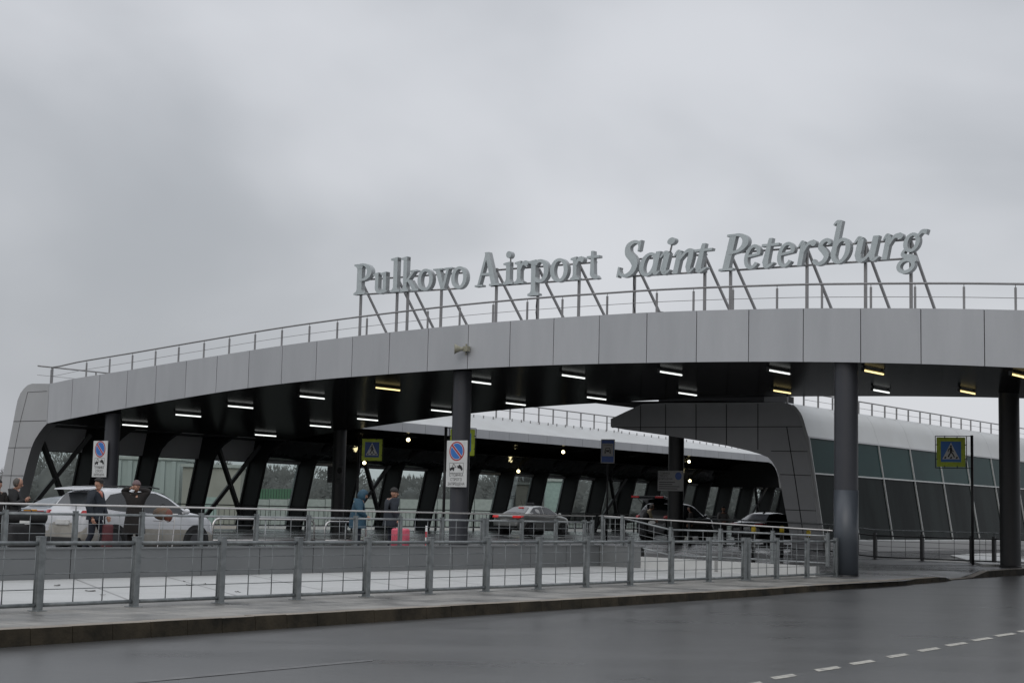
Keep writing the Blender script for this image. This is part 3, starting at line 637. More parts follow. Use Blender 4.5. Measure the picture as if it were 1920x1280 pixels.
def serif(x0, x1, y, s, up=True):          # slab with bracket
    h = .055; sg = 1 if up else -1
    return [((x0, y), (x1, y)), ((x0, y + sg * h), (x1, y + sg * h)), ((s[0] - .03, y + sg * (h + .04)), (s[1] + .03, y + sg * (h + .04))), ((s[0], y + sg * (h + .1)), (s[1], y + sg * (h + .1)))]
def disc(cx, cy, r): return ring(cx, cy, r, r, r - .002, r - .002)
X = .66
def flag(x, y, w_): return [((x - w_ / 2 - .11, y - .07), (x - w_ / 2 - .11, y - .02)), ((x - w_ / 2, y - .10), (x - w_ / 2, y)), ((x + w_ / 2, y - .12), (x + w_ / 2, y + .02))]
ST = .165
GL = {}
GL['P'] = [hs(.20, 0, .20, 1, .18), serif(0, .42, 0, (.11, .29)), serif(.0, .3, 1, (.11, .29), False), ring(.30, .72, .36, .285, .175, .075, -95, 95), hs(.27, .97, .32, .97, .0) and [((.2, .93), (.2, 1.0)), ((.34, .93), (.34, 1.005))], [((.2, .435), (.2, .51)), ((.34, .435), (.34, .51))]]
GL['u'] = [hs(.17, .2, .17, X, ST), flag(.17, X, ST), ring(.35, .22, .265, .24, .165, .10, 180, 320), hs(.56, .0, .56, X, ST), flag(.56, X, ST), [((.56, .0), (.56, .1)), ((.70, .03), (.70, .08))]]
GL['l'] = [hs(.2, 0, .2, 1.1, ST), flag(.2, 1.1, ST), serif(.0, .40, 0, (.12, .28))]
GL['k'] = [hs(.2, 0, .2, 1.1, ST), flag(.2, 1.1, ST), serif(.0, .38, 0, (.12, .28)), hs(.24, .28, .60, .62, .11, .12), [((.44, .605), (.44, X)), ((.76, .605), (.76, X))], hs(.40, .36, .68, .03, .19, .20), [((.50, 0), (.50, .055)), ((.86, 0), (.86, .055))]]
GL['o'] = [ring(.36, .33, .36, .35, .165, .085)]
GL['v'] = [hs(.16, X, .40, -.01, .19, .15), hs(.60, X, .40, -.01, .09, .10), [((0, .61), (0, X)), ((.36, .61), (.36, X))], [((.46, .61), (.46, X)), ((.76, .61), (.76, X))]]
GL['A'] = [hs(.13, 0, .48, 1.03, .09, .10), hs(.80, 0, .47, 1.03, .21, .17), [((.22, .33), (.22, .40)), ((.72, .33), (.72, .40))], [((0, 0), (0, .055)), ((.32, 0), (.32, .055))], [((.60, 0), (.60, .055)), ((1.02, 0), (1.02, .055))]]
GL['i'] = [hs(.2, 0, .2, X, ST), flag(.2, X, ST), serif(.0, .40, 0, (.12, .28)), disc(.22, .89, .105)]
GL['r'] = [hs(.2, 0, .2, X, ST), flag(.2, X, ST), serif(.0, .42, 0, (.12, .28)), rib([(.26, .42), (.36, .58), (.50, .60)], [.06, .10, .15]), disc(.53, .58, .085)]
GL['p'] = [hs(.2, -.38, .2, X, ST), flag(.2, X, ST), serif(.0, .42, -.38, (.12, .28)), ring(.44, .33, .33, .35, .17, .09, -140, 140)]
GL['t'] = [hs(.22, .16, .22, .80, ST, .10), [((.0, .59), (.0, X)), ((.50, .59), (.50, X))], ring(.37, .17, .235, .19, .165, .10, 180, 300)]
IT = {}
IT['S'] = [rib([(.60, .80), (.52, .95), (.36, .985), (.19, .88), (.22, .68), (.42, .50), (.54, .32), (.48, .12), (.28, .025), (.08, .08), (.0, .22)], [.05, .07, .10, .17, .20, .22, .20, .17, .10, .08, .06]), [((.555, .70), (.555, 1.0)), ((.625, .72), (.625, 1.02))], [((-.035, .0), (-.035, .30)), ((.035, -.02), (.035, .28))]]
IT['a'] = [ring(.30, .31, .28, .34, .14, .08), hs(.53, .08, .53, X, .14), rib([(.53, .14), (.58, .03), (.70, .09)], [.14, .10, .04])]
IT['i'] = [hs(.16, .1, .16, .60, .15), rib([(.0, .48), (.09, .62), (.17, .58)], [.04, .08, .14]), rib([(.16, .14), (.22, .03), (.34, .11)], [.14, .10, .04]), disc(.19, .93, .10)]
IT['n'] = [hs(.14, 0, .14, .60, .15), rib([(.0, .50), (.08, .63), (.15, .58)], [.04, .08, .14]), rib([(.18, .38), (.34, .60), (.48, .60), (.50, .40), (.49, .16)], [.06, .09, .14, .16, .15]), rib([(.49, .18), (.55, .03), (.68, .12)], [.14, .10, .04])]
IT['t'] = [hs(.19, .14, .19, .80, .15, .09), [((.0, .58), (.0, .65)), ((.44, .58), (.44, .65))], rib([(.19, .18), (.25, .03), (.42, .12)], [.15, .11, .04])]
IT['P'] = [hs(.18, 0, .18, 1, .17), [((0, 0), (0, .06)), ((.38, 0), (.38, .06))], [((.02, .94), (.02, 1.0)), ((.34, .94), (.34, 1.0))], ring(.28, .73, .36, .275, .165, .075, -100, 95), [((.18, .44), (.18, .51)), ((.30, .44), (.30, .51))]]
IT['e'] = [ring(.28, .32, .28, .34, .13, .085, 20, 325), ring(.28, .40, .27, .26, .12, .075, 0, 30), [((.10, .30), (.10, .37)), ((.53, .36), (.53, .43))]]
IT['r'] = [hs(.14, 0, .14, .60, .15), rib([(.0, .50), (.08, .63), (.15, .58)], [.04, .08, .14]), rib([(.18, .36), (.30, .57), (.46, .60)], [.06, .09, .14]), disc(.47, .575, .08)]
IT['s'] = [rib([(.42, .52), (.34, .63), (.20, .60), (.14, .47), (.28, .34), (.38, .20), (.30, .05), (.12, .02), (.0, .12)], [.09, .09, .11, .14, .16, .15, .12, .08, .09])]
IT['b'] = [hs(.14, .2, .14, 1.12, .15, .14), rib([(-.02, 1.02), (.06, 1.10), (.14, 1.08)], [.04, .08, .12]), ring(.33, .32, .27, .34, .14, .09, 0, 360)]
IT['u'] = [hs(.15, .18, .15, .60, .15), rib([(.0, .50), (.08, .63), (.15, .58)], [.04, .08, .14]), rib([(.15, .20), (.22, .05), (.36, .07), (.48, .28)], [.15, .12, .08, .07]), hs(.52, .1, .52, .65, .15), rib([(.52, .14), (.58, .03), (.70, .10)], [.14, .10, .04])]
IT['g'] = [ring(.32, .40, .25, .25, .13, .08), rib([(.16, .24), (.10, .12), (.22, .05), (.42, .02), (.52, -.12)], [.06, .10, .12, .14, .14]), ring(.27, -.19, .28, .20, .12, .085), rib([(.48, .54), (.58, .66), (.74, .64)], [.06, .09, .13])]
for k in IT: IT[k] = [[tuple((x + .22 * y, y) for x, y in pr) for pr in st_] for st_ in IT[k]]

SU = 0.2; DEP = 0.20
def letter(ch, table, xl, xr, ybase, capm, root):
    """xl,xr: photo columns of the glyph's face, ybase its base line; placed in the vertical plane u = SU"""
    g_ = table[ch]; xs = [x for s_ in g_ for pr in s_ for x, y in pr]; x0, x1 = min(xs), max(xs)
    tl_, tr_ = on_u(xl, ybase, SU)[1], on_u(xr, ybase, SU)[1]; zb = on_u((xl + xr) / 2, ybase, SU)[2]
    b = MB()
    for i, s_ in enumerate(g_):
        e = i * 0.003
        f = lambda p, d, e=e: W(SU + d - (e if d == 0 else -e), lerp(tl_, tr_, (p[0] - x0) / (x1 - x0)), zb + p[1] * capm)
        A = [f(p[0], 0) for p in s_]; B = [f(p[1], 0) for p in s_]; A2 = [f(p[0], DEP) for p in s_]; B2 = [f(p[1], DEP) for p in s_]
        b.strip(A, B, 0); b.strip(A2, B2, 1); b.strip(A, A2, 1); b.strip(B, B2, 1)
        b.quad(A[0], B[0], B2[0], A2[0], 1); b.quad(A[-1], B[-1], B2[-1], A2[-1], 1)
    o = b.build('letter', [m_letter, m_letside], root); o['label'] = 'grey raised letter ' + ch
    return tl_, tr_, zb
def z1(v): return 640 + v / 3.4286
def z2(v): return 1140 + v / 3.0
WORDS = [
 ('grey raised roof lettering reading Pulkovo, the first word from the left', GL, [('P', 78, 190, 520), ('u', 200, 292, 513), ('l', 312, 374, 506), ('k', 378, 496, 500), ('o', 487, 585, 494), ('v', 587, 708, 487), ('o', 703, 804, 481)], z1, 3.4286, 1.19),
 ('grey raised roof lettering reading Airport, the second word, between Pulkovo and Saint', GL, [('A', 858, 1014, 467), ('i', 1038, 1100, 456), ('r', 1110, 1198, 450), ('p', 1198, 1330, 443), ('o', 1340, 1454, 437), ('r', 1470, 1556, 427), ('t', 1575, 1655, 419)], z1, 3.4286, 1.20),
 ('grey raised italic roof lettering reading Saint', IT, [('S', 46, 186, 353), ('a', 174, 294, 346), ('i', 288, 376, 340), ('n', 362, 484, 335), ('t', 484, 586, 328)], z2, 3.0, 1.165),
 ('grey raised italic roof lettering reading Petersburg, the rightmost word', IT, [('P', 620, 790, 318), ('e', 764, 858, 309), ('t', 862, 962, 303), ('e', 950, 1050, 298), ('r', 1062, 1170, 291), ('s', 1146, 1256, 285), ('b', 1250, 1364, 278), ('u', 1382, 1526, 269), ('r', 1538, 1660, 256), ('g', 1622, 1800, 250)], z2, 3.0, 1.165)]
POSTS = [[(676, .9), (744, .9), (764, .9), (827, .9)], [(930, .9), (1008, .6), (1085, .9)], [(1189, .9), (1321, .9)], [(1369.5, .9), (1513, .9), (1623, .9), (1708.5, .9)]]
for (lab, tab, ls, zx, zs, cap), ps in zip(WORDS, POSTS):
    x_ = zx(ls[0][1]); q = on_u(x_, 400 + ls[0][3] / zs, SU); root = thing('roof_lettering', lab, 'lettering', W(SU, q[1], ft(q[1])), 'words of the rooftop sign')
    pl = []
    for ch, a, c, yb in ls: pl.append(letter(ch, tab, zx(a), zx(c), 400 + yb / zs, cap, root))
    a, c = pl[0], pl[-1]; ta, tc2 = (a[0] + a[1]) / 2, (c[0] + c[1]) / 2
    zt = lambda t: lerp(a[2], c[2], (t - ta) / (tc2 - ta))
    for dz in (.03, .60):
        b = MB(); b.tube([W(SU + DEP + .05, ta, zt(ta) + dz), W(SU + DEP + .05, tc2, zt(tc2) + dz)], .035, 6); b.build('frame_rail', m_rooft, root)
    for x, hh in ps:
        t = on_u(x, 580, SU + DEP + .1)[1]
        b = MB(); b.bar(W(SU + DEP + .1, t, ft(t) - .05), W(SU + DEP + .1, t, zt(t) + hh * .75), .08, .08); b.build('upright', m_rooft, root)
        b = MB(); b.bar(W(SU + DEP + .12, t, zt(t) + .55), W(SU + 2.1, t - .12, ft(t) - .05), .07, .07); b.build('brace', m_rooft, root)
    for (ch, xa, xc, yb), (tl_, tr_, zb) in zip(ls, pl):
        if ch == 'i':
            b = MB(); t = lerp(tl_, tr_, .55); b.tube([W(SU + DEP * .6, t, zb + .6 * cap), W(SU + DEP * .6, t - (.1 if tab is IT else 0), zb + .93 * cap)], .03, 6); b.build('dot_stalk', m_rooft, root)

# loose supply cables under the lettering
for x, lab in ((1008, 'black cable running down the post below the letter p of the roof sign'), (1190, 'black cable running down the post below the capital S of the roof sign')):
    t = on_u(x, 580, SU + DEP + .1)[1] - .06; z0 = ft(t); rnd_ = random.Random(x)
    b = MB(); b.tube([W(SU + DEP - .02, t + rnd_.uniform(-.05, .05), z0 + 1.9 - k * .19) for k in range(11)] + [W(SU + DEP - .1 - .05 * k, t - .18 * k, z0 + .02 + .03 * (k % 2)) for k in range(1, 9)], .022, 6)
    setp(b.build('cable', m_black), lab, 'cable')

# ================================================================== LAMPS
LX = [(3.0, 36.7, 0), (2.9, 32.95, 0), (2.9, 29.6, 0), (3.1, 25.5, 0), (3.0, 21.2, 1), (2.95, 16.5, 0), (2.5, 11.8, 0), (2.1, 7.45, 0), (1.95, 3.25, 0), (1.7, -.13, 1), (1.3, -4.83, 1)]
LB = [(11.3, 36.8, 0), (11.2, 32.9, 0), (11.3, 29.9, 0), (11.6, 25.6, 0), (11.6, 21.3, 0), (11.2, 16.7, 0), (10.9, 12.05, 0), (10.5, 7.6, 1), (10.2, 3.4, 0), (10.0, .07, 1)]
ORD = ['first', 'second', 'third', 'fourth', 'fifth', 'sixth', 'seventh', 'eighth', 'ninth', 'tenth', 'eleventh']
for row, rn in ((LX, 'front'), (LB, 'rear')):
    for i, (u, t, ye) in enumerate(row):
        z = fb(t) - .02
        lab = '%s strip lamp under the big canopy, %s from left in the %s row' % ('warm yellow' if ye else 'cold white', ORD[i], rn)
        o = thing('ceiling_light', lab, 'ceiling light', W(u, t, z - .12), 'strip lamps under the big canopy')
        sl_ = (fb(t + .1) - fb(t - .1)) / .2
        T = lambda a, c, e, u=u, t=t, z=z, sl_=sl_: W(u + a, t + c, z + e + c * sl_)
        b = MB(); b.box(-.75, .75, -.05, .05, -.05, .0, T=T); b.box(-.68, -.62, -.03, .03, 0, .03, T=T); b.box(.62, .68, -.03, .03, 0, .03, T=T); b.build('housing', m_refly if ye else m_reflw, o)
        b = MB(); b.tube([T(-.74, 0, -.095), T(.74, 0, -.095)], .027, 10); b.build('tube', m_tubey if ye else m_tube, o)
        b = MB(); b.box(-.765, -.745, -.05, .05, -.13, 0, T=T); b.box(.745, .765, -.05, .05, -.13, 0, T=T); b.build('end_caps', m_reflw, o)
GLB = [(765.5, 824, 36.0), (1056, 847, 36.0), (1292, 865, 36.0), (683, 867, 39.3), (972, 883, 39.3), (1293.5, 901, 39.3), (1381, 906, 39.3), (1459, 909, 39.3)]
for i, (x, y, t) in enumerate(GLB):
    q = on_t(x, y, t); p = W(*q); lab = 'small bright globe lamp under the low canopy, %s from the left in the %s row' % (ORD[i] if i < 3 else ORD[i - 3], 'upper' if i < 3 else 'lower')
    o = thing('globe_lamp', lab, 'lamp', p, 'globe lamps under the low canopy')
    b = MB(); b.ball(p, .10, n=14, k=10); b.build('globe', m_globe, o)
    zc = interp(q[1], [(34.4, 5.94), (36, 5.95), (37.5, 5.85), (38.7, 5.5), (39.4, 5.0), (39.8, 4.45)])
    b = MB(); b.tube([p + Vector((0, 0, .09)), Vector((p.x, p.y, max(zc, p.z + .2)))], .02, 6); b.build('stem', m_black, o)

# loudspeaker on the fascia
q = on_u(874, 655, UF - .05); p = W(*q); o = thing('loudspeaker', 'beige horn loudspeaker fixed to the grey canopy edge above the column with the no-parking sign', 'loudspeaker', p)
b = MB(); d = (-TV * -1 * .75 - UV * .65).normalized(); hd = d
b.tube([p - UV * .12, p - UV * .12 + hd * .10, p - UV * .12 + hd * .22, p - UV * .12 + hd * .34], .1, 16, rs=[.06, .07, .12, .19]); b.build('horn', m_spk, o)
b = MB(); b.box(-.16, .0, -.1, .1, -.08, .1, T=lambda a, c, e: W(q[0] + a, q[1] - .08 + c, q[2] + e)); b.bar(p + Vector((0, 0, .2)), p - Vector((0, 0, .2)), .04, .04); b.build('bracket', m_spk, o)

# ================================================================== SIGNS
def text_mesh(body, size):
    c = bpy.data.curves.new('text', 'FONT'); c.body = body; c.size = size; c.align_x = 'CENTER'; c.align_y = 'CENTER'; c.fill_mode = 'FRONT'; c.extrude = 0; c.resolution_u = 3
    o = bpy.data.objects.new('text', c); COL.objects.link(o); bpy.context.view_layer.update()
    me = bpy.data.meshes.new_from_object(o.evaluated_get(bpy.context.evaluated_depsgraph_get())); bpy.data.objects.remove(o)
    return [tuple(v.co) for v in me.vertices], [tuple(p.vertices) for p in me.polygons]
def frame_at(p, facing):      # local: x right as read, y up, outwards = facing
    f = Vector((facing[0], facing[1], 0)).normalized(); r_ = Vector((0, 0, 1)).cross(f)
    def T(x, y, d=0.0): return p + r_ * x + Vector((0, 0, y)) + f * d
    return T
def plate(T, w_, h_, m, root, name='plate', th=.03):
    b = MB(); b.hexa([T(-w_ / 2, -h_ / 2, -th), T(w_ / 2, -h_ / 2, -th), T(w_ / 2, h_ / 2, -th), T(-w_ / 2, h_ / 2, -th), T(-w_ / 2, -h_ / 2), T(w_ / 2, -h_ / 2), T(w_ / 2, h_ / 2), T(-w_ / 2, h_ / 2)])
    return b.build(name, m, root, bevel=.012)
def poly(b, T, pts, d, m=0): b.add([T(x, y, d) for x, y in pts], [tuple(range(len(pts)))], m)
def circ(cx, cy, r, n=28): return [(cx + r * math.cos(2 * math.pi * k / n), cy + r * math.sin(2 * math.pi * k / n)) for k in range(n)]
def put_text(b, T, body, size, x, y, d, m=0, sx=1.0):
    vs, fs = text_mesh(body, size); b.add([T(x + v[0] * sx, y + v[1], d) for v in vs], fs, m)
def seg2(b, T, p, q, w_, d, m=0):
    p, q = Vector(p), Vector(q); n_ = (q - p).normalized(); n_ = Vector((-n_.y, n_.x)) * w_ / 2
    poly(b, T, [tuple(p + n_), tuple(p - n_), tuple(q - n_), tuple(q + n_)], d, m)

def no_parking(p, facing, w_, h_, label):
    o = thing('no_parking_sign', label, 'road sign', p, 'tall white no-parking signs'); T = frame_at(p, facing); plate(T, w_, h_, m_white, o)
    cy = h_ * .27; r_ = w_ * .365
    b = MB(); poly(b, T, circ(0, cy, r_), .004, 0); poly(b, T, circ(0, cy, r_ * .86), .006, 2); poly(b, T, circ(0, cy, r_ * .81), .008, 1)
    seg2(b, T, (-r_ * .60, cy + r_ * .60), (r_ * .60, cy - r_ * .60), r_ * .30, .010, 2); seg2(b, T, (-r_ * .64, cy + r_ * .64), (r_ * .64, cy - r_ * .64), r_ * .20, .012, 0)
    b.build('round_symbol', [m_red, m_blue, m_white], o)
    b = MB(); y0 = -h_ * .075; s = w_ * .34; bw = .012
    for a, c in (((-s, y0 + s * .48), (s, y0 + s * .48)), ((-s, y0 - s * .62), (s, y0 - s * .62)), ((-s, y0 - s * .62), (-s, y0 + s * .48)), ((s, y0 - s * .62), (s, y0 + s * .48))): seg2(b, T, a, c, bw, .004)
    poly(b, T, [(-s * .95, y0 - .26 * s), (-s * .30, y0 - .26 * s), (-s * .28, y0 + .02 * s), (-s * .70, y0 - .0 * s), (-s * .93, y0 - .12 * s)], .005)
    for cx_ in (-.8, -.42): poly(b, T, circ(s * cx_, y0 - s * .30, s * .11, 12), .006)
    seg2(b, T, (-s * .62, y0), (-s * .40, y0 + s * .40), s * .06, .006); seg2(b, T, (-s * .40, y0 + s * .40), (s * .0, y0 - s * .05), s * .06, .0065); seg2(b, T, (-s * .62, y0), (-s * .1, y0 - s * .02), s * .05, .007)
    poly(b, T, [(s * .08, y0 + .22 * s), (s * .22, y0 + .10 * s), (s * .42, y0 + .32 * s), (s * .72, y0 + .16 * s), (s * .93, y0 - .22 * s), (s * .80, y0 - .30 * s), (s * .10, y0 + .05 * s)], .008)
    for cx_, cy_ in ((.28, -.02), (.76, -.26)): poly(b, T, circ(s * cx_, y0 + s * cy_, s * .11, 12), .009)
    for k, tx in enumerate(('СТОЯНКА', 'СТРОГО', 'ЗАПРЕЩЕНА')): put_text(b, T, tx, h_ * .088, 0, -h_ * (.245 + .095 * k), .005, sx=.92 if k < 2 else .86)
    b.build('symbols', m_ink, o)
    b = MB(); b.bar(T(-w_ * .3, h_ * .3, -.06), T(w_ * .3, h_ * .3, -.06), .05, .05); b.bar(T(-w_ * .3, -h_ * .3, -.06), T(w_ * .3, -h_ * .3, -.06), .05, .05); b.build('clamp', m_galvd, o)
q = on_u(856, 869, -.12); no_parking(W(*q), -UV, .95, 1.66, 'tall white no-parking sign with tow-truck pictogram on the middle column')
q = on_u(187, 860, -.12); no_parking(W(*q), -UV, .98, 1.58, 'tall white no-parking sign on the left column, above the man in the cap')

def crossing(p, facing, side, zg, label, dim=False, pole=None, empty=False):
    o = thing('crossing_sign', label, 'road sign', Vector((p.x, p.y, zg)), 'yellow-green pedestrian crossing signs'); T = frame_at(p, facing)
    plate(T, side, side * 1.06, m_lime, o)
    h = side / 2
    b = MB(); b.add([T(x, y, .004) for x, y in ((-h * .70, -h * .72), (h * .70, -h * .72), (h * .70, h * .76), (-h * .70, h * .76))], [(0, 1, 2, 3)], 0)
    poly(b, T, [(-h * .60, -h * .52), (h * .60, -h * .52), (0, h * .68)], .008, 1)
    for cx_ in (-.40, 0, .40): poly(b, T, [(h * (cx_ - .09), -h * .48), (h * (cx_ + .05), -h * .48), (h * (cx_ + .09), -h * .34), (h * (cx_ - .02), -h * .34)], .011, 2)
    poly(b, T, circ(0, h * .42, h * .075, 14), .012, 2)
    for i_, (a, c, w_) in enumerate((((.0, .34), (.0, -.02), .15), ((.0, .0), (-.20, -.36), .09), ((.0, .0), (.14, -.14), .09), ((.12, -.12), (.24, -.38), .085), ((-.02, .30), (-.18, .16), .07), ((-.18, .17), (-.20, .0), .06), ((.02, .28), (.10, .08), .07), ((.10, .09), (.20, .02), .06))):
        seg2(b, T, (a[0] * h, a[1] * h), (c[0] * h, c[1] * h), w_ * h, .013 + .001 * i_, 2)
    b.build('pictogram', [m_dblue if dim else m_blue, m_white, m_ink], o)
    b = MB(); e = h * 1.08; ev = h * 1.15
    for a, c in (((-e, -ev), (e, -ev)), ((-e, ev), (e, ev)), ((-e, -ev), (-e, ev)), ((e, -ev), (e, ev))): b.tube([T(*a, -.04), T(*c, -.04)], .016, 6)
    px = pole
    if px:
        b.tube([T(-e if px < 0 else e, ev, -.04), T(px, ev, -.04)], .016, 6); b.tube([T(-e if px < 0 else e, -ev, -.04), T(px, -ev, -.04)], .016, 6)
    b.build('frame', m_black, o)
    for sx_, sy_ in ((-.4, 1), (.4, 1), (-.4, -1), (.4, -1), (-1, .45), (-1, -.45), (1, .45), (1, -.45)):
        b = MB(); b.bar(T(sx_ * e, sy_ * ev, -.02), T(sx_ * h * .93 if abs(sx_) == 1 else sx_ * e, sy_ * h * .98 if abs(sy_) == 1 else sy_ * ev, .008), .03, .03); b.build('clip', m_black, o)
    if px:
        b = MB(); P0 = T(px, 0, -.05); b.tube([Vector((P0.x, P0.y, zg - .05)), Vector((P0.x, P0.y, p.z + h * 1.22))], .055, 12); b.build('pole', m_black, o)
p = at(1783, 847, 57.5); crossing(p, (-.28, -.96), 1.03, .33, 'bright pedestrian crossing sign on a black pole in front of the glass hall', pole=.75)
p = at(697.5, 843, 71); crossing(p, (-.10, -1), .94, TZ, 'dim pedestrian crossing sign under the canopy, above the blue hooded jacket', dim=True, pole=-.62)
p = at(867, 829, 60); crossing(p, (-.05, -1), .96, TZ, 'crossing sign mostly hidden behind the middle column, only its lime edges showing', pole=-.66)

p = at(1139.5, 845.5, 66); o = thing('taxi_stand_sign', 'blue and white taxi stand sign with a car symbol on a thin dark pole', 'road sign', Vector((p.x, p.y, TZ))); T = frame_at(p, (-.3, -1))
plate(T, .60, 1.02, m_offw, o)
b = MB(); b.add([T(x, y, .004) for x, y in ((-.265, -.47), (.265, -.47), (.265, .47), (-.265, .47))], [(0, 1, 2, 3)], 0)
b.add([T(x, y, .008) for x, y in ((-.24, -.21), (.24, -.21), (.24, .33), (-.24, .33))], [(0, 1, 2, 3)], 1)
put_text(b, T, 'СТОЯНКА', .075, 0, .255, .012, 2)
poly(b, T, [(-.13, -.03), (.13, -.03), (.13, .03), (.10, .05), (-.10, .05), (-.13, .03)], .012, 2)
for a, c in (((-.115, .04), (-.075, .14)), ((-.075, .14), (.075, .14)), ((.075, .14), (.115, .04))): seg2(b, T, a, c, .025, .013, 2)
for sx_ in (-.11, .11): poly(b, T, [(sx_ - .025, -.10), (sx_ + .025, -.10), (sx_ + .025, -.03), (sx_ - .025, -.03)], .013, 2)
for sx_ in (-.08, .08): poly(b, T, circ(sx_, .005, .022, 10), .015, 1)
b.build('symbol', [m_dblue, m_offw, m_ink], o)
b = MB(); q = T(0, 0, -.06); b.tube([Vector((q.x, q.y, .70)), Vector((q.x, q.y, p.z + .45))], .04, 10); b.build('pole', m_black, o)

def notice(p, facing, w_, h_, zg, label, mm, lines=True):
    o = thing('notice_board', label, 'notice', p); T = frame_at(p, facing); plate(T, w_, h_, mm, o)
    b = MB()
    for k, tx in enumerate(('СТОЯНКА', 'СТРОГО', 'ЗАПРЕЩЕНА')): put_text(b, T, tx, h_ * .145, -w_ * (.26, .29, .22)[k], h_ * (.36 - .135 * k), .004)
    for k, ln in enumerate((.62, .52, .80, .72)): seg2(b, T, (-w_ * .44, -h_ * (.07 + .105 * k)), (-w_ * .44 + w_ * ln, -h_ * (.07 + .105 * k)), h_ * .035, .004)
    b.build('writing', m_ink if lines else m_joint, o)
    b = MB(); poly(b, T, circ(w_ * .31, h_ * .24, h_ * .19), .004, 0); b.build('round_symbol', m_dblue if lines else m_joint, o)
    b = MB(); b.bar(T(-w_ * .3, h_ * .2, -.05), T(w_ * .3, h_ * .2, -.05), .04, .04); b.build('bracket', m_black, o)
q = on_u(1257, 901, 14.82); notice(W(*q), -UV, 1.30, .88, .7, 'pale rectangular parking notice with a blue disc on the black column, above the raised tailgate', m_offw)
m_dimp = mat('dull_sheet', (0.07, 0.07, 0.072), 0.5)
q = on_u(627.5, 889, 13.9); notice(W(*q), -UV, 1.05, .82, .7, 'dull dark notice plate on a shaded column left of the blue-hooded man', m_dimp, False)
# ================================================================== VEHICLES
def paint(name, c, m=0.0, rough=0.22): return mat(name, c, rough, m, c2=tuple(x * .93 for x in c), scale=1.5, coat=0.6, spec=0.5)
m_carw = paint('paint_white', (0.57, 0.58, 0.60)); m_cars = paint('paint_silver', (0.34, 0.345, 0.33), .45, .3); m_cark = paint('paint_black', (0.014, 0.015, 0.018)); m_carg = paint('paint_grey', (0.30, 0.33, 0.36), .4, .3)
m_carglass = mat('car_glass', (0.018, 0.021, 0.024), 0.06, spec=0.6)
m_rearglass = mat('car_rear_glass', (0.05, 0.058, 0.064), 0.08, spec=0.9)
m_tyre = mat('tyre', (0.012, 0.012, 0.012), 0.85); m_rim = mat('rim', (0.10, 0.10, 0.105), 0.4, .6)
m_trim = mat('black_plastic', (0.018, 0.018, 0.019), 0.6)
m_tail = mat('tail_lamp', (0.38, 0.012, 0.015), 0.25); m_taillit = mat('tail_lamp_lit', (0.3, 0.012, 0.012), 0.25, emit=(1, .05, .05), es=0.32)
m_head = mat('head_lamp', (0.6, 0.62, 0.62), 0.12); m_plate = mat('number_plate', (0.7, 0.7, 0.68), 0.4)
m_dirt = mat('dusty_lower_body', (0.30, 0.28, 0.24), 0.55, c2=(0.40, 0.385, 0.35), scale=3)
m_amber = mat('amber_lamp', (0.6, 0.26, 0.02), 0.3)

SEDAN = dict(L=4.6, top=[(-2.3, .70), (-2.26, .90), (-2.15, .98), (-1.6, 1.03), (-.95, 1.36), (-.45, 1.44), (.1, 1.44), (.55, 1.36), (1.2, 1.0), (1.85, .88), (2.2, .74), (2.3, .52)],
             belt=[(-2.3, .66), (-2.1, .90), (-1.2, .96), (0, .92), (1.1, .91), (2.0, .76), (2.3, .48)], wid=[(-2.3, .68), (-2.15, .80), (-1.5, .87), (0, .89), (1.4, .88), (2.0, .80), (2.22, .64), (2.3, .48)],
             roof=.60, cab=(-1.6, 1.2), side=[([(-1.25, 1.11), (-.85, 1.33), (-.35, 1.38), (-.22, 1.385)], [(-1.1, .99), (-.8, .98), (-.4, .97), (-.22, .965)]), ([(-.16, 1.385), (.1, 1.38), (.45, 1.32), (.95, 1.03)], [(-.16, .965), (.2, .955), (.6, .95), (.98, .95)])],
             rear=(-1.52, -.98), front=(.64, 1.12), wh=(-1.35, 1.38), wr=.32, tail=(.83, .94))
SUV = dict(L=4.4, top=[(-2.2, .78), (-2.17, 1.02), (-2.08, 1.12), (-1.98, 1.20), (-1.72, 1.58), (-1.35, 1.66), (-.4, 1.68), (.3, 1.62), (.65, 1.47), (1.18, 1.12), (1.75, 1.03), (2.1, .88), (2.2, .6)],
           belt=[(-2.2, .72), (-2.1, 1.04), (-1.2, 1.06), (0, 1.01), (1.1, .99), (1.9, .88), (2.2, .55)], wid=[(-2.2, .72), (-2.1, .82), (-1.6, .89), (0, .91), (1.3, .90), (1.9, .84), (2.12, .68), (2.2, .52)],
           roof=.64, cab=(-1.98, 1.18), side=[([(-1.62, 1.27), (-1.35, 1.50), (-.95, 1.57), (-.50, 1.59)], [(-1.50, 1.15), (-1.2, 1.11), (-.9, 1.09), (-.50, 1.075)]), ([(-.42, 1.59), (.1, 1.56), (.5, 1.43), (.95, 1.13)], [(-.42, 1.07), (.1, 1.055), (.5, 1.045), (.98, 1.05)])],
           rear=(-1.97, -1.76), front=(.42, 1.08), wh=(-1.32, 1.32), wr=.35, tail=(.98, 1.10))
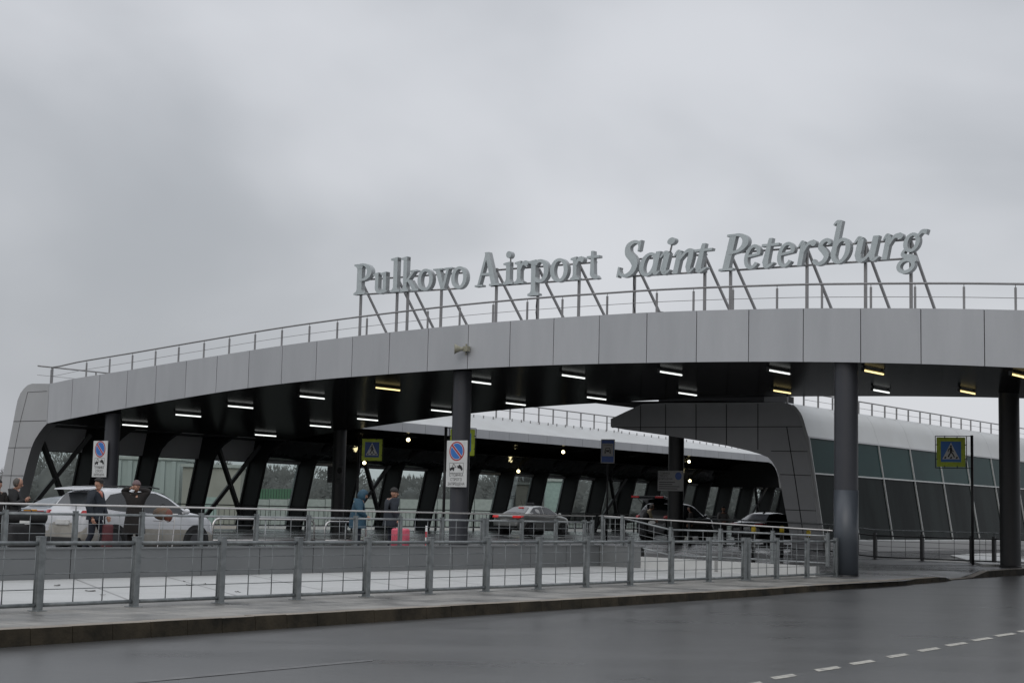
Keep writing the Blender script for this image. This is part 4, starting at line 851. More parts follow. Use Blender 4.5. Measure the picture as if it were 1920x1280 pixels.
def car(name, label, spec, paint_, u, t, z, plate_=True, lit=False, low=None, hatch=False, rearglass=None, scale=1.0):
    o = thing(name, label, 'car', W(u, t, z), 'cars waiting in the lanes', yaw=YAW); sp = spec; H = sp['L'] / 2
    if scale != 1: o.scale = (scale,) * 3
    ft_, fbelt, fw_ = smooth_tab(sp['top']), smooth_tab(sp['belt']), smooth_tab(sp['wid'])
    xs = sorted(set([p[0] for p in sp['top']] + [-1.9, -1.1, -.7, 0.85, 1.5, sp['cab'][0] + .02, sp['cab'][1] - .02]))
    def sect(x):
        zt, zb_, wb = interp(x, sp['top']), min(fbelt(x), interp(x, sp['top']) - .02), fw_(x)
        zlo = interp(x, [(-H, .34), (-H + .3, .24), (-.9, .2), (.9, .2), (H - .3, .22), (H, .30)])
        k = max(0, min(1, (zt - zb_ - .06) / .3)); wtp = lerp(wb * .90, sp['roof'], k)
        return zt, zb_, wb, zlo, wtp
    b = MB(); rows = []
    for x in xs:
        zt, zb_, wb, zlo, wtp = sect(x); mid = lerp(zlo, zb_, .55)
        half = [(.0, zlo), (wb * .86, zlo), (wb * .955, zlo + .07), (wb * .985, lerp(zlo, zb_, .35)), (wb, mid), (wb * .985, lerp(mid, zb_, .7)), (wb * .955, zb_), (lerp(wb * .955, wtp, .55), lerp(zb_, zt, .55)), (wtp, zt - .035), (wtp * .82, zt - .006), (0, zt + .012)]
        rows.append([(x, -y, zz) for y, zz in half][::1] + [(x, y, zz) for y, zz in half[-2:0:-1]])
    n = len(rows[0])
    b.add([p for r_ in rows for p in r_], [(i * n + j, i * n + (j + 1) % n, (i + 1) * n + (j + 1) % n, (i + 1) * n + j) for i in range(len(rows) - 1) for j in range(n)], 0, True)
    b.add(rows[0], [tuple(range(n))], 0, True); b.add(rows[-1], [tuple(range(n))[::-1]], 0, True)
    body = b.build('body', [paint_, low or paint_, m_trim], o, local=True)
    if low:
        for p in body.data.polygons:
            if p.center.z < .62 and abs(p.normal.z) < .8: p.material_index = 1
    if hatch:
        for p in body.data.polygons:
            if p.center.x < -sp['L'] / 2 + .28 and p.center.z > .72 and abs(p.center.y) < .70: p.material_index = 2
    ss = body.modifiers.new('sub', 'SUBSURF'); ss.levels = 1; ss.render_levels = 2
    def surf(x, zz):
        zt, zb_, wb, zlo, wtp = sect(x)
        return lerp(wb * .955, wtp, max(0, min(1, (zz - zb_) / max(.05, zt - .035 - zb_))))
    for sd in (1, -1):
        for top_, bot in sp['side']:
            b = MB(); f = lambda q: (q[0], sd * (surf(*q) + .012), q[1]); b.strip([f(q) for q in top_], [f(q) for q in bot], 0, True); b.build('side_window', m_carglass, o, local=True)
        b = MB(); b.ball((.88, sd * .99, 1.02 if spec is SEDAN else 1.12), .10, sc=(.7, 1.0, .75)); b.bar((.86, sd * .86, .98 if spec is SEDAN else 1.08), (.88, sd * .96, 1.0 if spec is SEDAN else 1.1), .06, .05); b.build('wing_mirror', paint_, o, local=True)
    for key, nm in (('rear', 'rear_window'), ('front', 'windscreen')):
        if hatch and key == 'rear': continue
        xa, xb = sp[key]; b = MB(); A = []; n_ = 6; ys = (-.88, -.5, 0, .5, .88); rws = []
        for k in range(n_ + 1):
            x = lerp(xa, xb, k / n_); zt, zb_, wb, zlo, wtp = sect(x); e = .022
            rws.append([(x + (-e if key == 'rear' else e) * .6, y * wtp * .93, zt - .03 * abs(y)**2 + e) for y in ys])
        for r0, r1 in zip(rws, rws[1:]): b.strip(r0, r1, 0, True)
        b.build(nm, rearglass or m_rearglass if key == 'rear' else m_carglass, o, local=True)
    for x in sp['wh']:
        for sd in (1, -1):
            y1 = fw_(x)
            b = MB(); b.tube([(x, sd * .55, sp['wr'] + .01), (x, sd * (y1 + .004), sp['wr'] + .01)], sp['wr'] + .075, 28); b.build('wheel_arch', m_trim, o, local=True)
            b = MB(); b.tube([(x, sd * .62, sp['wr']), (x, sd * .64, sp['wr']), (x, sd * (y1 + .0), sp['wr']), (x, sd * (y1 + .02), sp['wr'])], .3, 28, rs=[sp['wr'] - .03, sp['wr'], sp['wr'], sp['wr'] - .03]); wo = b.build('wheel', m_tyre, o, local=True)
            b = MB(); b.tube([(x, sd * (y1 + .018), sp['wr']), (x, sd * (y1 + .028), sp['wr'])], sp['wr'] * .62, 20)
            r_ = b.build('rim', m_rim, o, local=True); r_.parent = wo
    zt0, zt1 = sp['tail']; xr = -H
    for sd in (1, -1):
        ti = .44 if spec is SEDAN else .66
        b = MB(); b.hexa([(xr - .02, sd * ti, zt0), (xr + .06, sd * .82, zt0), (xr + .35, sd * .875, zt0 + .04), (xr + .30, sd * .5, zt0), (xr + .05, sd * ti, zt1), (xr + .11, sd * .82, zt1), (xr + .38, sd * .86, zt1), (xr + .3, sd * .5, zt1)])
        b.build('tail_light', m_taillit if lit else m_tail, o, local=True, bevel=.02)
        b = MB(); b.hexa([(H - .30, sd * .70, .66), (H - .08, sd * .50, .62), (H - .3, sd * .4, .62), (H - .5, sd * .6, .66), (H - .34, sd * .74, .78), (H - .14, sd * .52, .74), (H - .34, sd * .4, .76), (H - .5, sd * .6, .78)]); b.build('headlight', m_head, o, local=True, bevel=.02)
    b = MB(); b.box(xr - .03, xr + .12, -.70, .70, .30, .44); b.build('rear_bumper_trim', m_trim, o, local=True, bevel=.02)
    if plate_:
        b = MB(); b.box(xr - .025, xr + .02, -.26, .26, .66 if spec is SEDAN else .74, .78 if spec is SEDAN else .86); b.build('number_plate', m_plate, o, local=True)
    return o
suv = car('parked_car', 'white crossover with dusty lower doors parked behind the left-hand railing', SUV, m_carw, -17.75, 10.85, TZ, scale=.97, low=m_dirt)
b = MB(); b.hexa([(-2.12, -.55, 1.60), (-1.5, -.60, 1.66), (-1.5, .60, 1.66), (-2.12, .55, 1.60), (-2.10, -.53, 1.635), (-1.5, -.58, 1.70), (-1.5, .58, 1.70), (-2.10, .53, 1.635)]); b.build('roof_spoiler', m_carw, suv, local=True, bevel=.012)
for sd in (1, -1):
    b = MB(); b.tube([(-1.3, sd * .56, 1.70), (-.9, sd * .57, 1.725), (0, sd * .57, 1.72), (.3, sd * .56, 1.68)], .018, 6); b.build('roof_bar', m_trim, suv, local=True)
q = ut(at(36, 950, 52)); silver = car('parked_car', 'silver saloon with an amber lamp, seen behind the white crossover at far left', SEDAN, m_carg, q[0] + 2.3, q[1], TZ, rearglass=mat('misted_glass', (0.16, 0.18, 0.19), 0.15, spec=0.9))
b = MB(); b.box(-2.42, -2.2, -.87, -.40, .74, .97); b.build('amber_lamp', m_amber, silver, local=True, bevel=.02)
q = ut(at(947, 950, 75.5)); taxi = car('parked_car', 'silver taxi saloon with a dark roof sign and glowing red tail lights', SEDAN, m_cars, q[0] + 2.3, q[1], .74, lit=True)
b = MB(); b.hexa([(-.35, -.22, 1.45), (-.15, -.22, 1.45), (-.15, .22, 1.45), (-.35, .22, 1.45), (-.31, -.19, 1.58), (-.19, -.19, 1.58), (-.19, .19, 1.58), (-.31, .19, 1.58)]); b.build('roof_sign', m_trim, taxi, local=True, bevel=.02)
b = MB(); b.tube([(-.75, .1, 1.42), (-.95, .1, 1.75)], .008, 5); b.build('aerial', m_trim, taxi, local=True)
b = MB(); b.box(-1.12, -1.04, -.22, .08, 1.31, 1.345); b.build('brake_light', m_taillit, taxi, local=True)
q = ut(at(1400, 950, 73)); bs = car('parked_car', 'glossy black saloon at the right end of the lanes, beside the dark gable leg', SEDAN, m_cark, q[0] + 2.3, q[1], TZ, scale=1.05, lit=False, rearglass=mat('pale_rear_glass', (0.30, 0.31, 0.34), 0.12, spec=0.9))
b = MB(); b.hexa([(-.62, -.05, 1.43), (-.45, -.05, 1.44), (-.45, .05, 1.44), (-.62, .05, 1.43), (-.64, -.012, 1.50), (-.60, -.012, 1.50), (-.60, .012, 1.50), (-.64, .012, 1.50)]); b.build('roof_aerial', m_trim, bs, local=True)
q = ut(at(1226, 950, 77.5)); hs_ = car('parked_car', 'black off-road car with its tailgate raised and a man at its boot', SUV, m_cark, q[0] + 2.2, q[1], TZ, hatch=True, scale=1.13)
b = MB(); pr = [(-1.55, 1.72), (-1.85, 1.86), (-2.2, 1.95), (-2.5, 1.93)]
b.strip([(x, -.66 - .05 * k, z) for k, (x, z) in enumerate(pr)], [(x, .66 + .05 * k, z) for k, (x, z) in enumerate(pr)], 0, True); b.strip([(x + .03, -.64 - .05 * k, z - .10) for k, (x, z) in enumerate(pr)], [(x + .03, .64 + .05 * k, z - .10) for k, (x, z) in enumerate(pr)], 0, True)
b.quad((-2.5, -.81, 1.93), (-2.5, .81, 1.93), (-2.47, .79, 1.83), (-2.47, -.79, 1.83)); tg = b.build('tailgate', m_cark, hs_, local=True)
for sd in (1, -1):
    b = MB(); b.box(-2.53, -2.42, sd * .42, sd * .82, 1.86, 1.94); l_ = b.build('tailgate_light', m_tail, hs_, local=True); l_.parent = tg
    b = MB(); b.tube([(-1.75, sd * .62, 1.5), (-2.2, sd * .72, 1.88)], .014, 6); b.build('gas_strut', m_trim, hs_, local=True)
b = MB(); b.box(-2.50, -2.42, -.4, .4, 1.90, 1.945); l_ = b.build('chrome_strip', m_rim, hs_, local=True); l_.parent = tg

# ================================================================== PEOPLE
m_skin = mat('skin', (0.42, 0.24, 0.17), 0.55, c2=(0.36, 0.19, 0.13), scale=12); m_hairg = mat('grey_hair', (0.10, 0.09, 0.08), 0.8); m_hairk = mat('dark_hair', (0.012, 0.010, 0.009), 0.7)
m_navy = mat('navy_cloth', (0.016, 0.022, 0.032), 0.8, c2=(0.010, 0.014, 0.02), scale=8); m_coal = mat('charcoal_cloth', (0.02, 0.02, 0.021), 0.85, c2=(0.012, 0.012, 0.013), scale=8); m_brownk = mat('black_brown_cloth', (0.017, 0.014, 0.013), 0.9)
m_teal_j = mat('blue_jacket', (0.018, 0.066, 0.105), 0.7, c2=(0.012, 0.045, 0.074), scale=7); m_jean = mat('denim', (0.016, 0.020, 0.032), 0.85); m_beige = mat('beige_shirt', (0.30, 0.25, 0.16), 0.8); m_greysh = mat('grey_shirt', (0.17, 0.165, 0.16), 0.85); m_shoe = mat('shoe', (0.012, 0.011, 0.010), 0.5)
m_eye = mat('eye', (0.01, 0.01, 0.01), 0.3); m_scarf = mat('salmon_scarf', (0.55, 0.22, 0.17), 0.8); m_headcover = mat('mauve_cap', (0.17, 0.12, 0.125), 0.9)
def base_pose():
    J = dict(pelvis=(0, 0, .95), waist=(0, 0, 1.09), chest=(.0, 0, 1.29), neck=(0.0, 0, 1.46), skull=(.02, 0, 1.55))
    for s, n in ((1, 'l'), (-1, 'r')):
        J.update({'sh' + n: (0, s * .165, 1.40), 'el' + n: (-.03, s * .235, 1.13), 'wr' + n: (.06, s * .24, .88), 'hip' + n: (0, s * .095, .90), 'kn' + n: (.03, s * .10, .50), 'an' + n: (0, s * .10, .085), 'to' + n: (.15, s * .115, .045)})
    return J
def person(label, p, yaw, mats, over=None, height=1.75, head_turn=0.0, head_nod=0.0, bulk=1.0, hair=None, extra=None, hands=None, group='people at the terminal'):
    """mats = (top, legs, shoes); over = changed joints (metres for a 1.75 m figure, facing +x)"""
    o = thing('person', label, 'person', p, group, yaw=yaw); k = height / 1.75; o.scale = (k, k, k)
    J = base_pose(); J.update(over or {})
    edges = [('pelvis', 'waist'), ('waist', 'chest'), ('chest', 'neck'), ('neck', 'skull')]
    rad = dict(pelvis=(.15, .125), waist=(.145, .115), chest=(.165, .125), neck=(.062, .062), skull=(.06, .06))
    for n in 'lr':
        edges += [('chest', 'sh' + n), ('sh' + n, 'el' + n), ('el' + n, 'wr' + n), ('pelvis', 'hip' + n), ('hip' + n, 'kn' + n), ('kn' + n, 'an' + n), ('an' + n, 'to' + n)]
        rad.update({'sh' + n: (.085,) * 2, 'el' + n: (.062,) * 2, 'wr' + n: (.040,) * 2, 'hip' + n: (.105,) * 2, 'kn' + n: (.072,) * 2, 'an' + n: (.050,) * 2, 'to' + n: (.040,) * 2})
    for q in ('pelvis', 'waist', 'chest', 'shl', 'shr', 'ell', 'elr'): rad[q] = tuple(v * bulk for v in rad[q])
    names = list(J); me = bpy.data.meshes.new('body'); me.from_pydata([J[n] for n in names], [(names.index(a), names.index(b_)) for a, b_ in edges], [])
    tmp = bpy.data.objects.new('body', me); COL.objects.link(tmp)
    tmp.modifiers.new('skin', 'SKIN').use_smooth_shade = True
    for i, n in enumerate(names):
        sv = me.skin_vertices[0].data[i]; sv.radius = rad[n]; sv.use_root = (n == 'pelvis')
    sb = tmp.modifiers.new('sub', 'SUBSURF'); sb.levels = 2
    bpy.context.view_layer.update()
    bm_ = bpy.data.meshes.new_from_object(tmp.evaluated_get(bpy.context.evaluated_depsgraph_get())); bpy.data.objects.remove(tmp)
    V = {n: Vector(J[n]) for n in J}
    def near(c):
        best = (9, None)
        for a, b_ in edges:
            A, B = V[a], V[b_]; s = max(0, min(1, (c - A).dot(B - A) / (B - A).length_squared)); d = (c - (A + (B - A) * s)).length
            if d < best[0]: best = (d, (a, b_, s))
        return best[1]
    b = MB(); b.v = [v.co.copy() for v in bm_.vertices]
    for pl in bm_.polygons:
        a, b_, s = near(pl.center); m_ = 0
        if a[:3] in ('hip', 'kn' + a[-1]) or b_[:3] == 'hip': m_ = 1
        if a[:2] == 'kn': m_ = 1
        if a[:2] == 'an': m_ = 2
        if a == 'pelvis' and pl.center.z < J['pelvis'][2] - .06: m_ = 1
        if (a == 'neck') or (a == 'chest' and b_ == 'neck' and s > .85): m_ = 3
        if a[:2] == 'el' and s > .93: m_ = 3
        b.f.append(list(pl.vertices)); b.m.append(m_); b.sm.append(True)
    # head: skull, jaw, nose, ears, eyes, brow, mouth
    hb = V['skull']; HM = Matrix.Rotation(head_turn, 3, 'Z') @ Matrix.Rotation(head_nod, 3, 'Y')
    def hp(x, y, z): return hb + HM @ Vector((x, y, z))
    def hball(c, r, sc, m_, n=14, kk=10):
        i0 = len(b.v); b.ball((0, 0, 0), r, m_, n, kk, sc); 
        for i in range(i0, len(b.v)): b.v[i] = hb + HM @ (b.v[i] + Vector(c))
    hball((.01, 0, .10), .1, (.98, .78, 1.12), 3); hball((.035, 0, .035), .1, (.62, .56, .78), 3); hball((.115, 0, .07), .022, (.9, .6, 1.2), 3, 8, 6); hball((.098, 0, .018), .02, (.5, 1.1, .35), 3, 8, 6)
    for s in (1, -1): hball((.0, s * .079, .075), .03, (.6, .3, 1.1), 3, 8, 6); hball((.093, s * .032, .10), .012, (.6, 1.1, .8), 4, 8, 6)
    # hands: palm, four bent fingers of unequal length, thumb from the side of the palm
    for n, s in (('l', 1), ('r', -1)):
        A, Wp = V['el' + n], V['wr' + n]; d = (Wp - A).normalized()
        side = Vector((0, -s, 0)) if abs(d.y) < .8 else Vector((0, 0, 1))
        curl = (hands or {}).get(n, Vector((.3, -s * .6, -.3)))
        curl = (curl - d * curl.dot(d)).normalized(); ac = d.cross(curl)
        c = Wp + d * .05; i0 = len(b.v); b.ball((0, 0, 0), .045, 3, 10, 8)
        for i in range(i0, len(b.v)): q = b.v[i]; b.v[i] = c + d * (q.x * 1.15) + ac * (q.y * .95) + curl * (q.z * .42)
        for f_, (off, ln) in enumerate(((-.030, .070), (-.010, .080), (.011, .075), (.030, .058))):
            r0 = Wp + d * .085 + ac * off; r1 = r0 + d * ln * .5 + curl * ln * .12; r2 = r1 + d * ln * .25 + curl * ln * .35; r3 = r2 + curl * ln * .28 - d * ln * .05
            b.tube([r0, r1, r2, r3], .01, 6, 3, rs=[.0105, .0095, .0088, .007])
        r0 = Wp + d * .035 - ac * .032; b.tube([r0, r0 + d * .03 - ac * .022 + curl * .01, r0 + d * .058 - ac * .022 + curl * .03], .011, 6, 3, rs=[.013, .011, .008])
    body = b.build('body', [mats[0], mats[1], mats[2], m_skin, m_eye], o, local=True)
    if hair:
        kind, hm = hair; b = MB(); i0 = 0
        if kind == 'short': b.ball((0, 0, 0), .1, 0, 16, 10, (1.02, .83, 1.12)); keep = lambda q: q.z > .035 or q.x < -.03; cc = (-.006, 0, .108)
        if kind == 'fringe': b.ball((0, 0, 0), .1, 0, 16, 10, (1.0, .82, 1.05)); keep = lambda q: q.x < .03 and q.z < .075; cc = (-.008, 0, .105)
        if kind in ('cap', 'beanie'): b.ball((0, 0, 0), .1, 0, 16, 10, (1.08, .90, 1.10 if kind == 'cap' else 1.2)); keep = lambda q: q.z > .018; cc = (.0, 0, .115)
        if kind == 'hood': b.ball((0, 0, 0), .1, 0, 18, 12, (1.40, 1.22, 1.55)); keep = lambda q: not (q.x > .085 and q.z < .08); cc = (-.005, 0, .075)
        if kind == 'long': b.ball((0, 0, 0), .1, 0, 16, 10, (1.06, .9, 1.5)); keep = lambda q: q.x < .03 or q.z > .09; cc = (-.01, 0, .07)
        nf, nm_, ns = [], [], []
        for f_, mm_, s_ in zip(b.f, b.m, b.sm):
            c = sum((b.v[i] for i in f_), Vector()) / len(f_)
            if keep(c): nf.append(f_); nm_.append(mm_); ns.append(s_)
        b.f, b.m, b.sm = nf, nm_, ns; b.v = [hb + HM @ (q + Vector(cc)) for q in b.v]
        if kind == 'cap':
            A = [hp(.09 + .085 * math.cos(R(a)), .085 * math.sin(R(a)), .135 - .012) for a in range(-80, 81, 20)]; B = [hp(.06, .075 * math.sin(R(a)), .145) for a in range(-80, 81, 20)]; b.strip(A, B, 0, True)
        ho = b.build({'short': 'hair', 'fringe': 'hair', 'cap': 'cap', 'beanie': 'cap', 'hood': 'hood', 'long': 'hair'}[kind], hm, o, local=True)
        sd_ = ho.modifiers.new('thick', 'SOLIDIFY'); sd_.thickness = .012; sd_.offset = 1
    if extra: extra(o, hp)
    return o
def collar(m_, z=1.445, r=.082):
    def f(o, hp):
        b = MB(); b.tube([(-.005, 0, z - .03), (0, 0, z + .03), (.0, 0, z + .075)], .09, 16, 0, cap=False, rs=[.12, r + .012, r]); b.build('collar', m_, o, local=True)
    return f
def skirt(m_, z0=.55, z1=1.15, r0=.27, r1=.20):
    def f(o, hp):
        b = MB(); n = 20; rows = []
        for k in range(6):
            s = k / 5; z = lerp(z1, z0, s); r_ = lerp(r1, r0, s)
            rows.append([(r_ * .8 * math.cos(2 * math.pi * j / n) * (1 + .04 * math.sin(j * 5 + k)), r_ * math.sin(2 * math.pi * j / n), z) for j in range(n)])
        for a, c in zip(rows, rows[1:]): b.strip(a + a[:1], c + c[:1], 0, True)
        b.build('coat', m_, o, local=True)
    return f
def both(*fs):
    def f(o, hp):
        for g_ in fs: g_(o, hp)
    return f
def cigarette(o, hp):
    b = MB(); b.tube([hp(.10, .01, .02), hp(.17, .015, .012)], .006, 6); b.build('cigarette', m_plate, o, local=True)
def scarf(o, hp):
    b = MB(); b.tube([(.09, -.05, 1.48), (.14, -.03, 1.42), (.165, -.02, 1.34)], .03, 8, rs=[.03, .03, .012]); b.build('scarf', m_scarf, o, local=True)
def phone(o, hp):
    b = MB(); b.box(.35, .43, -.06, .02, 1.275, 1.288); b.build('phone', m_black, o, local=True)
def ground_p(x, Y, z=None):
    p = at(x, 950, Y); q = ut(p); return W(q[0], q[1], TZ if z is None else z)
def gt(x, t, z=None):
    u = on_t(x, 1000, t)[0]; return W(u, t, TZ if z is None else z)
PH = {'ell': (.05, .26, 1.13), 'wrl': (.27, .07, 1.24), 'elr': (.05, -.26, 1.15), 'wrr': (.27, -.09, 1.26), 'skull': (.045, 0, 1.55)}
person('balding man in a dark jacket looking down at a phone, at far left', gt(22, 11.0), R(8), (m_coal, m_coal, m_shoe), PH, 1.78, 0, .30, 1.42, ('fringe', m_hairg), both(collar(m_coal), phone, skirt(m_coal, .84, 1.12, .24, .21)), {'l': Vector((0, -1, .2)), 'r': Vector((0, 1, .2))})
person('dark-haired person cut off by the left edge of the photo', gt(-9, 11.0), R(-60), (m_brownk, m_coal, m_shoe), None, 1.72, 0, .1, 1.15, ('short', m_hairk), collar(m_coal))
WALK = {'knl': (.18, .10, .52), 'anl': (.26, .10, .10), 'tol': (.41, .11, .07), 'knr': (-.02, -.10, .50), 'anr': (-.22, -.10, .12), 'tor': (-.08, -.11, .05), 'ell': (.06, .25, 1.14), 'wrl': (.20, .22, .92), 'elr': (-.04, -.26, 1.13), 'wrr': (.06, -.27, .88), 'skull': (.035, 0, 1.55)}
person('man in a dark cap and navy jacket with a cigarette, walking right', gt(176, 9.05), R(-8), (m_navy, m_jean, m_shoe), WALK, 1.80, -.25, .16, 1.52, ('cap', m_hairk), both(collar(m_navy), cigarette, scarf, skirt(m_navy, .84, 1.12, .225, .20)))
UPA = {'ell': (.02, .33, 1.56), 'wrl': (-.10, .085, 1.60), 'elr': (.02, -.33, 1.56), 'wrr': (-.10, -.085, 1.585), 'shl': (0, .18, 1.43), 'shr': (0, -.18, 1.43), 'skull': (.0, 0, 1.56)}
person('person in a long black coat seen from behind with both hands on the head', gt(251, 9.1), R(82), (m_brownk, m_brownk, m_shoe), UPA, 1.76, 0, .1, 1.25, ('beanie', m_headcover), both(skirt(m_brownk), collar(m_brownk, 1.47, .125)), {'l': Vector((.6, 0, .5)), 'r': Vector((.6, 0, .5))})
FOLD = {'ell': (.06, .26, 1.13), 'wrl': (.24, .10, 1.02), 'elr': (.06, -.26, 1.13), 'wrr': (.25, -.12, 1.03), 'chest': (.03, 0, 1.29), 'neck': (.06, 0, 1.46), 'skull': (.10, 0, 1.53)}
person('person in a blue hooded jacket with the hood up, facing right', gt(670, 9.0), R(4), (m_teal_j, m_jean, m_shoe), FOLD, 1.77, 0, .28, 1.62, ('hood', m_teal_j), skirt(m_teal_j, .72, 1.18, .31, .25))
person('man in a dark jacket and dark cap beside the pink suitcase', gt(733, 9.3), R(28), (m_navy, m_jean, m_shoe), {'wrr': (.05, -.25, .90), 'skull': (.04, 0, 1.55)}, 1.84, -.3, .12, 1.55, ('beanie', m_hairk), both(collar(m_navy, 1.455, .09), skirt(m_navy, .76, 1.16, .285, .24)))
REACH = {'chest': (.10, 0, 1.27), 'neck': (.20, 0, 1.42), 'skull': (.26, 0, 1.49), 'shl': (.13, .165, 1.36), 'shr': (.13, -.165, 1.36), 'ell': (.22, .22, 1.08), 'wrl': (.45, .16, .98), 'elr': (.20, -.22, 1.08), 'wrr': (.44, -.17, .96)}
person('bald man in a beige top and dark vest reaching into the open car boot', ground_p(1211, 75), R(12), (m_beige, m_coal, m_shoe), REACH, 1.82, 0, .35, 1.12, ('fringe', m_hairg), lambda o, hp: (lambda b: (b.tube([(.0, 0, .92), (.02, 0, 1.08), (.09, 0, 1.24), (.15, 0, 1.38)], .2, 18, 0, cap=False, rs=[.185, .18, .198, .15]), b.build('vest', m_coal, o, local=True)))(MB()))
person('dark-clothed person standing in the shade beside the off-road car', ground_p(1296, 74), R(200), (m_brownk, m_coal, m_shoe), {'skull': (.05, 0, 1.54)}, 1.70, 0, .25, 1.1, ('long', m_hairk), None)
person('bearded man in a grey pullover with hands joined, left of the black saloon', ground_p(1356, 71), R(-85), (m_greysh, m_coal, m_shoe), {'ell': (.05, .25, 1.13), 'wrl': (.24, .06, 1.05), 'elr': (.05, -.25, 1.13), 'wrr': (.24, -.08, 1.04)}, 1.72, .2, .15, 1.15, ('short', m_hairk), lambda o, hp: (lambda b: (b.ball(hp(.055, 0, .01), .05, sc=(.95, .95, .8)), b.build('beard', m_hairk, o, local=True)))(MB()))

# ================================================================== LUGGAGE, BARRIERS, BOLLARDS
m_pink = mat('pink_shell', (0.66, 0.12, 0.17), 0.35, c2=(0.57, 0.09, 0.14), scale=6); m_maroon = mat('maroon_cloth', (0.11, 0.03, 0.035), 0.8); m_bagg = mat('grey_canvas', (0.12, 0.12, 0.11), 0.85, c2=(0.16, 0.09, 0.05), scale=7); m_brown = mat('brown_leather', (0.16, 0.05, 0.03), 0.6)
def suitcase(label, p, yaw, w_, d_, h_, m_, handle=.25, ribs=5, group=None):
    o = thing('suitcase', label, 'suitcase', p, group, yaw=yaw)
    b = MB(); b.box(-d_ / 2, d_ / 2, -w_ / 2, w_ / 2, .05, h_); s = b.build('shell', m_, o, local=True); bv = s.modifiers.new('bevel', 'BEVEL'); bv.width = min(d_, w_) * .26; bv.segments = 5
    for p_ in s.data.polygons: p_.use_smooth = True
    for sf in (-1, 1) if ribs else ():
        b = MB()
        for k in range(ribs):
            y = -w_ * .34 + w_ * .68 * k / max(1, ribs - 1); b.tube([(sf * (d_ / 2 + .004), y, .14), (sf * (d_ / 2 + .006), y, h_ - .10)], .012, 6)
        b.build('ribs', m_, o, local=True)
    b = MB(); b.tube([(-d_ * .3, -w_ * .22, h_ - .02), (-d_ * .3, -w_ * .22, h_ + handle), (-d_ * .3, w_ * .22, h_ + handle), (-d_ * .3, w_ * .22, h_ - .02)], .012, 6); b.build('handle', m_trim, o, local=True)
    for sx_ in (1, -1):
        for sy_ in (1, -1):
            b = MB(); b.tube([(sx_ * d_ * .36, sy_ * w_ * .38 - .015, .03), (sx_ * d_ * .36, sy_ * w_ * .38 + .015, .03)], .03, 12); b.build('wheel', m_tyre, o, local=True)
    return o
suitcase('bright pink ribbed hard-shell suitcase on the ground behind the railing', gt(751, 8.7), R(55), .50, .30, .74, m_pink, .14, 6)
suitcase('maroon soft suitcase beside the man in the dark cap', gt(201, 8.85), R(20), .34, .24, .78, m_maroon, .2, 0)
suitcase('big black upright suitcase by the balding man, at far left', gt(50, 9.6), R(-50), .78, .36, .76, m_coal, .02, 0)
o = thing('duffel_bag', 'long grey-black duffel bag lying on top of the big black suitcase', 'bag', gt(48, 9.6, TZ + .76), yaw=R(0))
b = MB(); b.tube([(-.46, 0, .14), (-.42, 0, .14), (.42, 0, .14), (.46, 0, .14)], .15, 16, rs=[.06, .14, .14, .06]); b.build('bag_body', m_coal, o, local=True)
b = MB(); b.tube([(-.2, -.13, .2), (-.12, -.12, .31), (.12, -.12, .31), (.2, -.13, .2)], .012, 6); b.build('strap', m_trim, o, local=True)
b = MB(); b.box(-.1, .12, -.155, -.135, -.02, .06); b.build('luggage_tag', m_plate, o, local=True)
# luggage trolley with a bag on its rack
o = thing('luggage_trolley', 'wire luggage trolley carrying a brown and grey bag, beside the long-coated person', 'trolley', gt(300, 8.95), yaw=R(70))
b = MB()
for s in (1, -1): b.tube([(-.35, s * .2, .08), (.22, s * .2, .10), (.30, s * .2, .95), (.42, s * .2, 1.02)], .014, 8)
b.tube([(.42, -.2, 1.02), (.42, .2, 1.02)], .016, 8); b.tube([(-.35, -.2, .08), (-.35, .2, .08)], .014, 8)
b.build('frame', m_steel, o, local=True)
b = MB()
for k in range(6): b.tube([(.28, -.2 + .08 * k, .86), (-.02, -.2 + .08 * k, .86)], .006, 5)
b.tube([(-.02, -.2, .86), (-.02, .2, .86)], .008, 5); b.build('basket', m_steel, o, local=True)
for x, y in ((-.3, .2), (-.3, -.2), (.2, .2), (.2, -.2)):
    b = MB(); b.tube([(x, y - .015, .055), (x, y + .015, .055)], .055, 12); b.build('wheel', m_tyre, o, local=True)
o2 = thing('travel_bag', 'slouching grey and brown bag resting in the luggage trolley', 'bag', gt(303, 8.95, TZ + .87), yaw=R(10))
b = MB(); b.ball((0, 0, .17), .2, sc=(1.15, .7, .82)); b.build('bag_body', m_bagg, o2, local=True)
b = MB(); b.ball((.14, -.06, .12), .15, sc=(.7, .62, 1.05)); b.build('side_pocket', m_brown, o2, local=True)
b = MB(); b.tube([(-.12, 0, .31), (0, 0, .40), (.12, 0, .31)], .012, 6); b.build('strap', m_trim, o2, local=True)
# low hoop barriers
def hoop(x0, x1, yt, t, label):
    a, c = on_t(x0, yt, t), on_t(x1, yt, t); zt = (a[2] + c[2]) / 2; o = thing('hoop_barrier', label, 'barrier', W(a[0], t, TZ))
    b = MB(); r_ = .18; pts = [W(a[0], t, TZ), W(a[0], t, zt - r_)] + [W(a[0] + r_ * (1 - math.cos(R(q))), t, zt - r_ + r_ * math.sin(R(q))) for q in (30, 60, 90)] + [W(c[0] - r_ * (1 - math.cos(R(q))), t, zt - r_ + r_ * math.sin(R(q))) for q in (90, 60, 30)] + [W(c[0], t, zt - r_), W(c[0], t, TZ)]
    b.tube(pts, .028, 10); b.build('hoop', m_steel, o)
    b = MB(); b.tube([W(a[0], t, .98), W(c[0], t, .98)], .02, 8); b.build('lower_rail', m_steel, o)
    n = max(2, round((c[0] - a[0]) / 1.6))
    for k in range(1, n):
        b = MB(); u = lerp(a[0], c[0], k / n); b.tube([W(u, t, TZ), W(u, t, zt)], .02, 8); b.build('upright', m_galv, o)
    return o
